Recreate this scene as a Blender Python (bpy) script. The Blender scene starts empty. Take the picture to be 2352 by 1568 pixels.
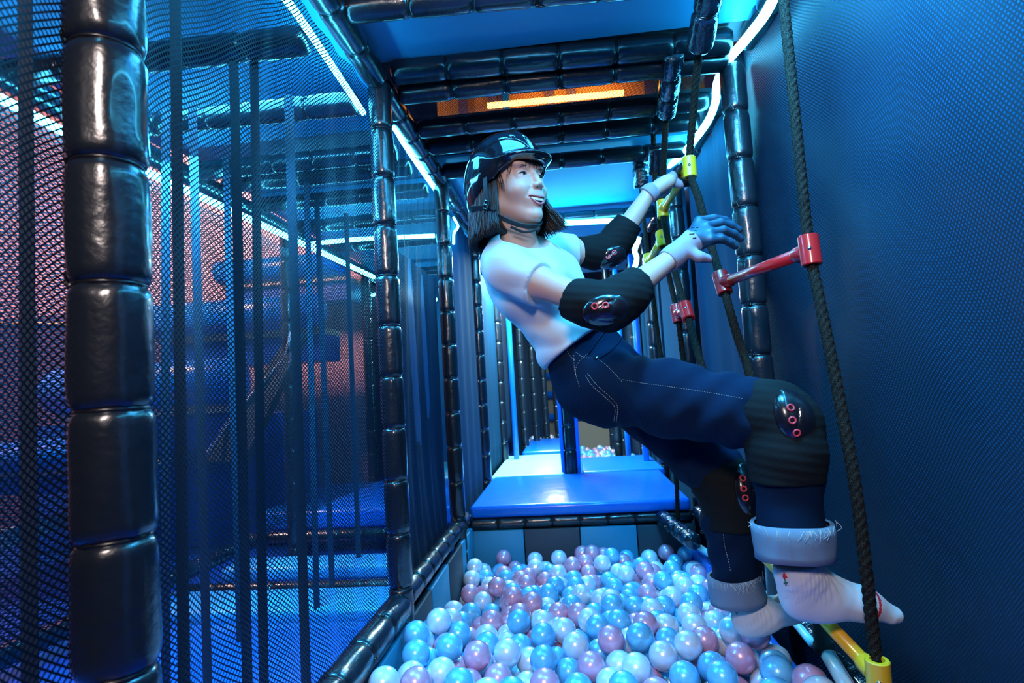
import bpy, bmesh, math, random
import numpy as np
from mathutils import Vector, Matrix, noise
R = math.radians
PI = math.pi
rnd = random.Random(7)
sc = bpy.context.scene
COL = sc.collection
# ---------------------------------------------------------------- camera
F_PX, YAW, PITCH, ROLL = 1293.3, 0.09396, 0.07891, -0.05988
W_PX, H_PX = 2352, 1568
_cy, _sy = math.cos(YAW), math.sin(YAW)
FWD = Vector((-_sy*math.cos(PITCH), _cy*math.cos(PITCH), math.sin(PITCH)))
_r = Vector((_cy, _sy, 0)); _u = _r.cross(FWD)
RGT = math.cos(ROLL)*_r + math.sin(ROLL)*_u
UPV = -math.sin(ROLL)*_r + math.cos(ROLL)*_u
cam_d = bpy.data.cameras.new('camera'); cam = bpy.data.objects.new('camera', cam_d); COL.objects.link(cam)
cam_d.sensor_width = 36; cam_d.lens = 36*F_PX/W_PX; cam_d.clip_start = .02
cam.matrix_world = Matrix(((RGT.x, UPV.x, -FWD.x, 0), (RGT.y, UPV.y, -FWD.y, 0), (RGT.z, UPV.z, -FWD.z, 0), (0, 0, 0, 1)))
cam_d.dof.use_dof = True; cam_d.dof.focus_distance = 1.5; cam_d.dof.aperture_fstop = 5.6
sc.camera = cam
def at(px, py, axis, val):
    d = (px-W_PX/2)/F_PX*RGT - (py-H_PX/2)/F_PX*UPV + FWD
    return d*(val/d[axis])
def atX(px, py, v): return at(px, py, 0, v)
def atY(px, py, v): return at(px, py, 1, v)
def atZ(px, py, v): return at(px, py, 2, v)
# ---------------------------------------------------------------- world, light, exposure
sc.view_settings.view_transform = 'Standard'; sc.view_settings.look = 'None'
sc.view_settings.exposure = 0.0; sc.view_settings.gamma = 1.0; sc.view_settings.use_curve_mapping = False
sc.cycles.adaptive_threshold = .02; sc.cycles.max_bounces = 6; sc.cycles.diffuse_bounces = 3; sc.cycles.glossy_bounces = 3; sc.cycles.transmission_bounces = 2
wd = bpy.data.worlds.new('dark hall'); sc.world = wd; wd.use_nodes = True
wd.node_tree.nodes['Background'].inputs[0].default_value = (.03, .16, .5, 1)
wd.node_tree.nodes['Background'].inputs[1].default_value = .10
LED_COL = (.06, .60, 1.0); LED_POW = 48.0
def area(name, loc, target, size, power, col, sy=None):
    l = bpy.data.lights.new(name, 'AREA'); l.energy = power; l.color = col; l.size = size
    if sy: l.shape = 'RECTANGLE'; l.size_y = sy
    o = bpy.data.objects.new(name, l); COL.objects.link(o); o.location = loc
    o.rotation_euler = (Vector(target)-Vector(loc)).to_track_quat('-Z', 'Y').to_euler(); return o
area('studio_lamp', (-.20, -.55, .95), (.15, 1.5, -.2), .30, 24, (1.0, .84, .78))
area('bay_fill_blue', (-.95, 1.6, .98), (-1.1, 2.0, -.8), .6, 60, (.04, .46, 1.0))  # added fill for the blue LED glow in the left bay, no fixture
area('corridor_fill_cyan', (.0, 1.2, 1.02), (.0, 1.5, -.8), .5, 15, (.05, .50, 1.0))  # added overhead fill, stands in for the corridor's LED glow
area('corridor_fill_rear', (.0, 2.75, .98), (.0, 2.9, -.8), .4, 30, (.05, .45, 1.0))  # added fill brightening the rear of the corridor, no fixture there
area('streak_fill', (-.30, 6.9, .95), (-.1, 3.0, -.57), .25, 15, (1.0, .92, .95))  # added light hidden behind the body, makes the glossy streak on the deck
area('bay_fill_low', (-.95, 1.45, .70), (-1.0, 1.9, -.8), .3, 60, (.03, .40, 1.0))  # second added fill, brightens the bay floor and step mats
area('corridor_fill_front', (.30, .95, 1.03), (.80, 1.00, .60), .22, 75, (.05, .50, 1.0))  # added fill imitating LED glow on the upper right net
area('warm_room_lamp', (-2.6, 2.3, 1.7), (-3.0, 4.1, .7), .5, 170, (1.0, .60, .52))
area('far_lamp_cyan', (-.25, 4.3, 1.0), (-.3, 4.6, -.6), .5, 170, (.45, .85, 1.0))
area('orange_room_lamp', (.2, 3.3, 1.75), (0, 3.9, 1.5), .5, 10, (1.0, .42, .10))
# ---------------------------------------------------------------- materials
MATS = {}
def mat(name, col, rough=.5, metal=0, coat=0, bump=None, emit=None, sheen=0, spec=None, var=None, sss=0):
    """bump=(scale,strength,distance[,stretch]); var=(col2,scale,contrast)"""
    if name in MATS: return MATS[name]
    m = bpy.data.materials.new(name); m.use_nodes = True; nt = m.node_tree; b = nt.nodes['Principled BSDF']
    b.inputs['Base Color'].default_value = (*col, 1); b.inputs['Roughness'].default_value = rough
    b.inputs['Metallic'].default_value = metal; b.inputs['Coat Weight'].default_value = coat; b.inputs['Coat Roughness'].default_value = .08
    if spec is not None: b.inputs['Specular IOR Level'].default_value = spec
    if sheen: b.inputs['Sheen Weight'].default_value = sheen
    if sss:
        b.inputs['Subsurface Weight'].default_value = sss; b.inputs['Subsurface Radius'].default_value = (.02, .008, .004); b.inputs['Subsurface Scale'].default_value = .5
    if emit:
        b.inputs['Emission Color'].default_value = (*emit[0], 1); b.inputs['Emission Strength'].default_value = emit[1]
    tc = nt.nodes.new('ShaderNodeTexCoord')
    if bump:
        n = nt.nodes.new('ShaderNodeTexNoise'); n.inputs['Scale'].default_value = bump[0]; n.inputs['Detail'].default_value = 4
        src = tc.outputs['Object']
        if len(bump) > 3:
            mp = nt.nodes.new('ShaderNodeMapping'); mp.inputs['Scale'].default_value = bump[3]; nt.links.new(src, mp.inputs[0]); src = mp.outputs[0]
        nt.links.new(src, n.inputs['Vector'])
        bp = nt.nodes.new('ShaderNodeBump'); bp.inputs['Strength'].default_value = bump[1]; bp.inputs['Distance'].default_value = bump[2]
        nt.links.new(n.outputs[0], bp.inputs['Height']); nt.links.new(bp.outputs[0], b.inputs['Normal'])
    if var:
        n = nt.nodes.new('ShaderNodeTexNoise'); n.inputs['Scale'].default_value = var[1]; n.inputs['Detail'].default_value = 5
        nt.links.new(tc.outputs['Object'], n.inputs['Vector'])
        r = nt.nodes.new('ShaderNodeValToRGB'); r.color_ramp.elements[0].position = .5-var[2]; r.color_ramp.elements[1].position = .5+var[2]
        r.color_ramp.elements[0].color = (*col, 1); r.color_ramp.elements[1].color = (*var[0], 1)
        nt.links.new(n.outputs[0], r.inputs[0]); nt.links.new(r.outputs[0], b.inputs['Base Color'])
    MATS[name] = m; return m
def weave(name, c1, c2, scale, rough=.8, dist=.001, coord='Object', rib=(1, 1, 0)):
    """fabric: fine wave threads in two directions"""
    m = bpy.data.materials.new(name); m.use_nodes = True; nt = m.node_tree; b = nt.nodes['Principled BSDF']
    b.inputs['Roughness'].default_value = rough; b.inputs['Sheen Weight'].default_value = 0; b.inputs['Specular IOR Level'].default_value = .12
    tc = nt.nodes.new('ShaderNodeTexCoord'); w1 = nt.nodes.new('ShaderNodeTexWave'); w2 = nt.nodes.new('ShaderNodeTexWave')
    w1.bands_direction = 'DIAGONAL' if not rib[2] else 'X'; w2.bands_direction = 'Z'
    for w, k in ((w1, rib[0]), (w2, rib[1])):
        w.inputs['Scale'].default_value = scale*k; w.inputs['Distortion'].default_value = .6; w.inputs['Detail'].default_value = 1
        nt.links.new(tc.outputs[coord], w.inputs['Vector'])
    mx = nt.nodes.new('ShaderNodeMath'); mx.operation = 'MULTIPLY'; nt.links.new(w1.outputs['Fac'], mx.inputs[0]); nt.links.new(w2.outputs['Fac'], mx.inputs[1])
    cr = nt.nodes.new('ShaderNodeMix'); cr.data_type = 'RGBA'; cr.inputs[6].default_value = (*c1, 1); cr.inputs[7].default_value = (*c2, 1)
    nt.links.new(mx.outputs[0], cr.inputs[0]); nt.links.new(cr.outputs[2], b.inputs['Base Color'])
    bp = nt.nodes.new('ShaderNodeBump'); bp.inputs['Distance'].default_value = dist; bp.inputs['Strength'].default_value = .5
    nt.links.new(mx.outputs[0], bp.inputs['Height']); nt.links.new(bp.outputs[0], b.inputs['Normal'])
    MATS[name] = m; return m
VINYL = mat('black vinyl', (.008, .011, .016), .27, coat=.35, bump=(55, .35, .004), spec=.6)
VINYL_W = mat('wrinkled black vinyl', (.006, .010, .018), .14, coat=.6, bump=(38, .8, .012), spec=.6)
TIE = mat('cable tie', (.006, .006, .008), .3)
RINGM = mat('tie loop', (.20, .16, .14), .3, metal=.6)
LED = mat('led rope', (.8, .9, 1), .4, emit=(LED_COL, LED_POW))
WARM_T = mat('warm tube', (1, .8, .5), .4, emit=((1.0, .50, .12), 6))
NET = mat('net cord', (.002, .007, .018), .55, spec=.25)
WALLB = mat('blue net backing', (.010, .16, .34), .5, var=((.008, .13, .29), 3, .2))
WALLD = mat('dark blue fabric', (.003, .040, .11), .5, bump=(90, .2, .001, (1, 1, .1)))
LINR = mat('matte navy mesh', (.003, .036, .075), .9, spec=.1, bump=(300, .3, .001))
CEILM = mat('blue ceiling panel', (.02, .32, .55), .5, var=((.015, .26, .46), 2, .3))
BLUE = mat('blue vinyl', (.001, .15, .66), .28, coat=.2, bump=(14, .25, .01))
BLUED = mat('deep blue vinyl', (.001, .06, .42), .35, bump=(14, .25, .01))
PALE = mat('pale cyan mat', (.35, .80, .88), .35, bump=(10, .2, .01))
LTBLUE = mat('light blue panel', (.02, .24, .38), .5)
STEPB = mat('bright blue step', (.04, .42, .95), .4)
GREYP = mat('charcoal panel', (.03, .04, .055), .6)
STRAPM = mat('black webbing', (.006, .020, .040), .7, bump=(400, .4, .001))
PINKW = mat('rose wall', (.50, .30, .42), .8, var=((.62, .36, .32), 1.2, .25))
ORNG = mat('ochre wall', (.55, .24, .06), .8, var=((.42, .17, .04), 3, .2))
PLUM = mat('plum panel', (.09, .055, .11), .8)
GREENP = mat('green panel', (.03, .45, .25), .6)
RED = mat('red plastic', (.62, .012, .012), .3, coat=.3)
YEL = mat('yellow plastic', (.88, .46, .012), .3, coat=.3)
STEEL = mat('steel screw', (.5, .5, .5), .25, metal=1)
PVC = mat('white pvc pipe', (.50, .66, .68), .3, coat=.2)
PVCR = mat('red pipe line', (.5, .05, .08), .5)
FOAM = mat('black foam end', (.008, .008, .010), .9)
def ropemat():
    m = bpy.data.materials.new('braided rope'); m.use_nodes = True; nt = m.node_tree; b = nt.nodes['Principled BSDF']; b.inputs['Roughness'].default_value = .85; b.inputs['Specular IOR Level'].default_value = .08
    tc = nt.nodes.new('ShaderNodeTexCoord'); n = nt.nodes.new('ShaderNodeTexNoise'); n.inputs['Scale'].default_value = 700; n.inputs['Detail'].default_value = 2
    nt.links.new(tc.outputs['Object'], n.inputs['Vector']); r = nt.nodes.new('ShaderNodeValToRGB')
    r.color_ramp.elements[0].position = .45; r.color_ramp.elements[1].position = .68
    r.color_ramp.elements[0].color = (.003, .003, .004, 1); r.color_ramp.elements[1].color = (.055, .042, .028, 1)
    nt.links.new(n.outputs[0], r.inputs[0]); nt.links.new(r.outputs[0], b.inputs['Base Color'])
    bp = nt.nodes.new('ShaderNodeBump'); bp.inputs['Distance'].default_value = .001; nt.links.new(n.outputs[0], bp.inputs['Height']); nt.links.new(bp.outputs[0], b.inputs['Normal'])
    return m
ROPEM = ropemat()
# ---------------------------------------------------------------- mesh helpers
def mesh_obj(name, me, m=None, parent=None, smooth=False, loc=None, rot=None):
    o = bpy.data.objects.new(name, me); COL.objects.link(o)
    if m is not None and not me.materials: me.materials.append(m)
    if smooth and len(me.polygons): me.polygons.foreach_set('use_smooth', [True]*len(me.polygons))
    if parent: o.parent = parent
    if loc is not None: o.location = loc
    if rot is not None: o.rotation_euler = rot
    return o
def pyd(name, v, f, m=None, parent=None, smooth=False, **k):
    me = bpy.data.meshes.new(name); me.from_pydata([tuple(p) for p in v], [], f); me.update()
    return mesh_obj(name, me, m, parent, smooth, **k)
def bmo(name, bm, m=None, parent=None, smooth=False, **k):
    me = bpy.data.meshes.new(name); bm.to_mesh(me); bm.free(); return mesh_obj(name, me, m, parent, smooth, **k)
def tag(o, label=None, cat=None, group=None, kind=None):
    if label: o['label'] = label
    if cat: o['category'] = cat
    if group: o['group'] = group
    if kind: o['kind'] = kind
    return o
def empty(name, loc=(0, 0, 0), **k):
    o = bpy.data.objects.new(name, None); COL.objects.link(o); o.location = loc; o.empty_display_size = .05
    return tag(o, **k)
def boxm(bm, lo, hi, bev=0, seg=2):
    lo, hi = Vector(lo), Vector(hi); b2 = bmesh.new(); bmesh.ops.create_cube(b2, size=1)
    s = hi-lo
    for v in b2.verts: v.co = Vector((v.co.x*s.x, v.co.y*s.y, v.co.z*s.z))+(lo+hi)/2
    if bev: bmesh.ops.bevel(b2, geom=b2.edges[:], offset=bev, segments=seg, affect='EDGES', profile=.5)
    me = bpy.data.meshes.new('t'); b2.to_mesh(me); b2.free(); bm.from_mesh(me); bpy.data.meshes.remove(me)
def box(name, lo, hi, m, parent=None, bev=0, seg=2):
    bm = bmesh.new(); boxm(bm, lo, hi, bev, seg); return bmo(name, bm, m, parent, smooth=bev > 0)
def frames(pts):
    pts = [Vector(p) for p in pts]; T = []
    for i in range(len(pts)):
        a = pts[max(i-1, 0)]; b = pts[min(i+1, len(pts)-1)]; T.append((b-a).normalized())
    n = T[0].orthogonal().normalized(); out = []
    for i, t in enumerate(T):
        n = (n - t*n.dot(t)); n = n.normalized() if n.length > 1e-6 else t.orthogonal().normalized()
        out.append((pts[i], t, n, t.cross(n)))
    return out
def catmull(pts, k=6):
    P = [Vector(p) for p in pts]; P = [2*P[0]-P[1]]+P+[2*P[-1]-P[-2]]; out = []
    for i in range(1, len(P)-2):
        for j in range(k):
            t = j/k; a, b, c, d = P[i-1:i+3]
            out.append(.5*((2*b)+(c-a)*t+(2*a-5*b+4*c-d)*t*t+(3*b-a-3*c+d)*t**3))
    out.append(P[-2]); return out
def tube_geo(pts, rad, n=10, prof=None, caps=True):
    """prof(theta, i, s)-> radius multiplier"""
    fr = frames(pts); V = []; Fc = []; s = 0
    for i, (p, t, a, b) in enumerate(fr):
        if i: s += (p-fr[i-1][0]).length
        r = rad(i/(len(fr)-1)) if callable(rad) else rad
        for k in range(n):
            th = 2*PI*k/n; q = r*(prof(th, i, s) if prof else 1)
            V.append(p+a*math.cos(th)*q+b*math.sin(th)*q)
    for i in range(len(fr)-1):
        for k in range(n):
            k2 = (k+1) % n; Fc.append((i*n+k, i*n+k2, (i+1)*n+k2, (i+1)*n+k))
    if caps: Fc.append(tuple(range(n))[::-1]); Fc.append(tuple((len(fr)-1)*n+k for k in range(n)))
    return V, Fc
def tube(name, pts, rad, m, parent=None, n=10, prof=None, smooth=True, caps=True):
    v, f = tube_geo(pts, rad, n, prof, caps); return pyd(name, v, f, m, parent, smooth)
# padded pole: foam-and-vinyl sleeves cinched by cable ties
_seg = {}
def seg_mesh(r, L, wr, mt, salt):
    key = (round(r, 4), round(L, 3), wr, mt.name, salt)
    if key in _seg: return _seg[key]
    na, nl = 32, 22; V = []; Fc = []
    for j in range(nl+1):
        u = j/nl; z = L*u; d = min(z, L-z)
        pin = 1-.15*math.exp(-(d/.006)**2)-.03*math.exp(-(d/.02)**2)
        for k in range(na):
            th = 2*PI*k/na
            w = noise.noise(Vector((math.cos(th)*2.2, math.sin(th)*2.2, z*14+salt*7.3)))*(.035+.5*wr)+noise.noise(Vector((math.cos(th)*6, math.sin(th)*6, z*30+salt)))*.05*math.exp(-(d/.018)**2)+noise.noise(Vector((math.cos(th)*5, math.sin(th)*5, z*6+salt*3.1)))*(.035*math.exp(-(d/.03))+.25*wr)
            q = r*(pin+w); V.append((math.cos(th)*q, math.sin(th)*q, z))
    for j in range(nl):
        for k in range(na):
            k2 = (k+1) % na; Fc.append((j*na+k, j*na+k2, (j+1)*na+k2, (j+1)*na+k))
    Fc.append(tuple(range(na))[::-1]); Fc.append(tuple(nl*na+k for k in range(na)))
    me = bpy.data.meshes.new('foam_sleeve'); me.from_pydata(V, [], Fc); me.update(); me.materials.append(mt)
    me.polygons.foreach_set('use_smooth', [True]*len(me.polygons)); _seg[key] = me; return me
_tie = {}
def tie_mesh(r):
    if r in _tie: return _tie[r]
    bm = bmesh.new(); ring = [Vector((math.cos(a)*r*.815, math.sin(a)*r*.815, 0)) for a in [2*PI*k/24 for k in range(25)]]
    v, f = tube_geo(ring, .0032, 6, None, False); b = [bm.verts.new(p) for p in v]
    for q in f: bm.faces.new([b[i] for i in q])
    boxm(bm, (r*.79, -.005, -.004), (r*.79+.008, .005, .004), .0012, 1)
    loop = [Vector((r*.86+.004*math.sin(t*PI)+.002, .002*math.cos(t*6), -.004+.022*math.sin(t*PI/2)-(.018*max(0, t-1)))) for t in [k/6 for k in range(12)]]
    v, f = tube_geo(loop, .0022, 5); b = [bm.verts.new(p) for p in v]
    for q in f: bm.faces.new([b[i] for i in q])
    me = bpy.data.meshes.new('cable_tie'); bm.to_mesh(me); bm.free(); me.materials.append(TIE)
    me.polygons.foreach_set('use_smooth', [True]*len(me.polygons)); _tie[r] = me; return me
def pole(name, p0, p1, r, label, cat='post', group=None, seglen=.155, wr=0., mt=None, cap0=False, spin=None, kind=None, parent=None):
    p0, p1 = Vector(p0), Vector(p1); L = (p1-p0).length; n = max(1, round(L/seglen)); s = L/n
    root = bpy.data.objects.new(name, None); COL.objects.link(root); tag(root, label, cat, group, kind)
    root.location = p0; root.rotation_mode = 'QUATERNION'; root.rotation_quaternion = (p1-p0).to_track_quat('Z', 'Y')
    if parent: root.parent = parent
    for i in range(n):
        o = mesh_obj('foam_sleeve', seg_mesh(r, s, wr, mt or VINYL, (i*7+len(name)) % 3), None, root, loc=(0, 0, i*s), rot=(0, 0, rnd.uniform(0, 6)))
        if i:
            mesh_obj('cable_tie', tie_mesh(r), None, root, loc=(0, 0, i*s), rot=(0, 0, (spin if spin is not None else rnd.uniform(0, 6.28))+rnd.uniform(-.3, .3)))
    return root
#@@STRUCTURE
XL, XR, XF = -.54, .60, -1.30          # left frame line, right frame line, far-left frame line
ZR, ZB = -.63, .995                    # lower rail and upper beam heights
YP = (.63, 1.70, 2.59, 3.56, 4.5)      # frame rows
# floor of the hall
box('floor', (-4.6, -1.5, -1.13), (2.2, 9, -1.08), BLUED)['kind'] = 'structure'
# outer walls
o = box('wall_right', (.745, -.2, -1.08), (.765, 7.5, 1.25), WALLB); tag(o, kind='structure')
o = box('wall_back', (-4.6, 8.0, -1.08), (2.2, 8.1, 2.8), WALLD); tag(o, kind='structure')
o = box('wall_left', (-4.55, -1.5, -1.08), (-4.45, 9, 2.8), PINKW); tag(o, kind='structure')
o = box('ceiling', (-4.6, -1.5, 2.75), (2.2, 9, 2.85), WALLD); tag(o, kind='structure')
# posts -----------------------------------------------------------------
pa_, pb_ = atY(268, 1400, .63), atY(244, 150, .63); pd_ = (pb_-pa_)/(pb_.z-pa_.z)
pn = pole('padded_post', pa_+pd_*(-1.05-pa_.z), pa_+pd_*(1.2-pa_.z), .0445, 'thick black padded post nearest the camera at the left edge', group=None, seglen=.155, spin=-1.1, wr=.012)
g = 'black padded frame posts'
pole('padded_post', (XL, YP[1], -1.05), (XL, YP[1], ZB), .037, 'black padded post where the left net meets the ball pit corner', group=g, spin=-1.3)
pole('padded_post', (XL, YP[2], -1.05), (XL, YP[2], ZB), .036, 'second black padded post along the left side, beside the blue deck', group=g, spin=-1.3)
pole('padded_post', (XL-.01, YP[3], -1.05), (XL-.01, YP[3], ZB), .036, 'third black padded post on the left, behind the blue deck', group=g, spin=-1.3)
pole('padded_post', (XL, YP[4], -.6), (XL, YP[4], ZB), .036, 'fourth black padded post on the left, with cyan light on it', group=g)
pole('padded_post', (.605, 1.845, -1.05), (.60, 1.83, ZB), .040, 'black padded post behind the knee pad against the right net', group=g, spin=-1.8)
pole('padded_post', (.60, 2.85, -1.05), (.60, 2.85, ZB), .036, 'black padded post behind the small red clamps', group=g, spin=-1.8)
pole('padded_post', (.60, 3.9, -1.05), (.60, 3.9, ZB), .036, 'far right black padded post behind the yellow rungs', group=g)
pole('padded_post', (.60, 4.9, -1.05), (.60, 4.9, ZB), .036, 'rearmost right black padded post, deep in the corridor', group=g)
# centre post on the deck with blue flanks
a = atZ(1313, 1090, -.60)
pc = pole('padded_post', (a.x, a.y, -.6), (a.x, a.y, ZB), .042, 'black padded post with blue side strips standing on the rear deck', group=None)
for s in (-1, 1):
    box('blue_side_strip', (s*.052-.012, -.01, 0), (s*.052+.012, .03, ZB+.6), BLUE, pc, .006)
# far-left posts
for i, y in enumerate((1.7, 2.75, 3.9)):
    pole('padded_post', (XF-.1, y, -1.05), (XF-.1, y, ZB-.12), .036, ('black padded post of the far-left frame, nearest', 'middle black padded post of the far-left frame', 'rearmost black padded post of the far-left frame')[i], group='far frame posts behind the left net')
# horizontal beams --------------------------------------------------------
gb = 'black padded overhead beams'
def beam(p0, p1, label, r=.038, wr=0, group=gb, seglen=.17, mt=None): return pole('padded_beam', p0, p1, r, label, 'beam', group, seglen, wr, mt)
beam((XL, -.1, ZB+.005), (XL, YP[1]-.03, ZB+.005), 'black padded beam along the top of the near left net', .040)
beam((XL, YP[1]+.03, ZB), (XL, YP[2]-.03, ZB), 'black padded beam along the upper left past the corner post')
beam((XL, YP[2]+.03, ZB), (XL, YP[4], ZB), 'far black padded beam along the upper left behind the helmet')
beam((XR+.05, -.1, ZB+.06), (XR+.05, 1.80, ZB+.06), 'black padded beam along the top of the right net')
beam((XR+.05, 1.88, ZB+.05), (XR+.05, 4.9, ZB+.05), 'black padded beam along the upper right beyond the post')
y0 = 1.60
beam((XL+.03, 1.36, ZB+.012), (XR+.05, 1.42, ZB+.012), 'black padded beam crossing at the very top edge', .034)
beam((XL+.04, 1.72, ZB+.045), (XR-.02, 1.76, ZB+.045), 'upper black padded cross beam at the corner post with shiny ties', .040)
beam((XL+.04, 1.80, ZB+.012), (XR-.02, 1.815, ZB+.012), 'lower black padded cross beam edging the orange opening', .034)
beam((XL+.04, 2.04, ZB+.0), (XR-.02, 2.05, ZB+.0), 'black padded cross beam on the far side of the orange opening', .034)
beam((XL+.04, 2.20, ZB+.0), (XR-.02, 2.21, ZB+.0), 'black padded cross beam directly above the helmet', .034)
beam((XL+.04, 2.47, ZB+.0), (XR-.02, 2.48, ZB+.0), 'last black padded cross beam before the bright rear ceiling', .036)
beam((XL+.04, 3.30, ZB-.02), (XR-.02, 3.32, ZB-.02), 'distant black padded cross beam behind the far arm', .036)
beam((XL+.04, 4.45, ZB-.02), (XR-.02, 4.45, ZB-.02), 'farthest black padded cross beam at the corridor end', .036)
# lower rails
gr = 'black padded lower rails'
beam((XL-.01, .25, ZR), (XL, YP[1]-.02, ZR), 'black padded rail along the near left edge of the ball pit', .042, .02, gr, .16)
beam((XL, YP[1]+.02, ZR+.01), (XL, YP[2]+.15, ZR+.01), 'black padded rail along the ball pit between corner post and deck', .036, .02, gr, .12)
beam((XL+.02, 2.80, -.665), (XR-.05, 2.82, -.665), 'black padded rail under the front edge of the blue deck', .030, 0, gr, .13)
beam((XR+.02, .95, ZR-.10), (XR+.03, 1.80, ZR-.10), 'crumpled black padded rail at the foot of the right net', .034, .07, gr, .12, VINYL_W)
beam((XR-.13, 2.42, -.68), (XR-.2, 2.78, -.66), 'crumpled black wrapped rail end beside the blue deck corner', .036, .09, gr, .08, VINYL_W)
beam((XR+.0, 2.0, -.66), (XR-.03, 2.78, -.64), 'second crumpled black wrapped rail behind the far leg', .034, .09, gr, .08, VINYL_W)
# left bay beams (many cross beams overhead seen through the net)
gl = 'overhead beams of the left bay'
lb = [(1.28, .89), (1.62, .90), (2.02, .91), (2.22, .93), (2.50, .93), (2.85, .92), (3.3, .92), (4.2, .92)]
nm = ['nearest the camera', 'second from the camera', 'third from the camera', 'fourth from the camera', 'fifth, above the gap between strips', 'sixth, above the crossing light', 'seventh, far back', 'eighth and farthest']
for (y, z), q in zip(lb, nm):
    beam((XF-.1, y, z), (XL-.05, y+.01, z), 'black padded cross beam over the left bay, '+q, .036, .03, gl)
beam((XF-.1, .3, .88), (XF-.1, 4.4, .88), 'long black padded beam above the far-left light strip', .036, 0, gl)
# ceiling panels -------------------------------------------------------------
box('ceiling_panel', (XL-.02, .2, ZB+.07), (XR+.03, 1.70, ZB+.10), CEILM)['kind'] = 'structure'
box('ceiling_panel', (XL-.02, 2.44, ZB+.05), (XR+.03, 5.4, ZB+.08), CEILM)['kind'] = 'structure'
box('ceiling_panel', (XF-.2, .2, ZB+.0), (XL-.04, 2.0, ZB+.03), CEILM)['kind'] = 'structure'
box('ceiling_panel', (XF-.2, 2.6, ZB+.0), (XL-.04, 5.2, ZB+.03), CEILM)['kind'] = 'structure'
box('ceiling_panel', (XL-.02, 2.11, ZB+.06), (XR+.03, 2.44, ZB+.08), GREYP)['kind'] = 'structure'  # dark cover added to hide the orange glow past the opening
box('ceiling_panel', (XL-.02, 1.70, ZB+.09), (XR+.03, 1.84, ZB+.11), GREYP)['kind'] = 'structure'  # dark cover added so no orange glow shows between these beams
box('ceiling_panel', (XF-.2, 2.0, ZB+.03), (XL-.04, 2.6, ZB+.05), WALLD)['kind'] = 'structure'  # dark cover added to keep the orange glow out of the left bay
# back of corridors
box('wall_panel', (XL-.1, 7.6, -1.0), (.75, 7.64, 1.2), WALLD)['kind'] = 'structure'
box('wall_panel', (-1.6, 5.4, -1.0), (XL-.06, 5.44, 1.2), WALLB)['kind'] = 'structure'
# warm upper room
ow = empty('upper_room_wall', (0, 3.6, 1.1), label='orange lit upper storey wall seen through the opening above', cat='wall')
box('wall_board', (-.75, 0, 0), (2.2, .03, 1.2), ORNG, ow)
for x in (-.60, -.40, -.33, -.02, .12, .62, .80, 1.0, 1.2): box('upright', (x, -.03, 0), (x+.06, -.005, 1.2), PLUM, ow)
box('blue_upright', (-.30, -.05, 0), (-.26, -.03, 1.2), BLUE, ow)
p, q = atY(1120, 243, 3.55), atY(1432, 213, 3.55)
o = tube('tube_lamp', [p, q], .020, WARM_T, n=12); tag(o, 'glowing warm orange tube lamp in the overhead opening', 'lamp')
#@@LED
def led(pts, r, label, g='cyan glowing light strips', k=5):
    o = tube('light_strip', catmull(pts, k), r, LED, n=8); return tag(o, label, 'light', g)
led([(XL-.035, .35, .905), (XL-.035, .8, .90), (XL-.03, 1.2, .893), (XL-.035, 1.64, .872)], .0095, 'bright cyan light strip along the top of the near left net')
led([atX(905, 293, XL-.03), atX(940, 350, XL-.03), atX(1002, 440, XL-.035)], .0085, 'cyan light strip between the corner post and the second left post')
led([atX(1042, 500, XL+.0), atX(1052, 520, XL), atX(1043, 535, XL), atX(1042, 560, XL)], .006, 'short kinked cyan light strip beside the second left post')
led([atX(1092, 545, XL-.03), atX(1097, 600, XL-.03), atX(1104, 760, XL-.03), atX(1112, 1060, XL-.03)], .011, 'vertical cyan light strip on the third left post')
led([atZ(-60, 195, .78), atZ(0, 225, .78), atZ(160, 310, .78)], .013, 'cyan light strip at far left, ahead of the thick near post')
led([atZ(180, 320, .78), atZ(330, 392, .78), atZ(545, 490, .78), atZ(700, 562, .78), atZ(858, 636, .77)], .014, 'long diagonal cyan light strip behind the left net')
led([(-1.28, 2.72, .785), (-1.0, 2.73, .79), (-.62, 2.75, .78)], .011, 'cyan light strip crossing the left bay at its middle')
led([atY(838, 682, 4.3), atY(905, 668, 4.3), atY(940, 682, 4.3), atY(1003, 688, 4.3)], .013, 'low cyan light strip far back, between corner post and second post')
led([(.62, -.1, 1.04), (.61, .9, 1.03), (.60, 1.25, 1.0), atX(1770, 10, .60), atX(1720, 82, .60), atX(1672, 140, .60), atX(1647, 190, .59), atX(1643, 235, .59), atX(1625, 280, .58), atX(1592, 325, .58), atX(1560, 362, .58), atX(1520, 400, .58), atX(1488, 470, .58)], .014, 'thick wavy bright light strip hanging along the top of the right net')
led([atY(1245, 508, 3.25), atY(1300, 512, 3.25), atY(1380, 508, 3.25), atY(1450, 508, 3.25)], .015, 'cyan light strip crossing behind the hair and far arm')
led([atY(1468, 545, 3.3), atY(1458, 575, 3.3), atY(1462, 600, 3.3), atY(1440, 660, 3.3)], .014, 'short vertical cyan light strip above the near elbow pad')
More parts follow.
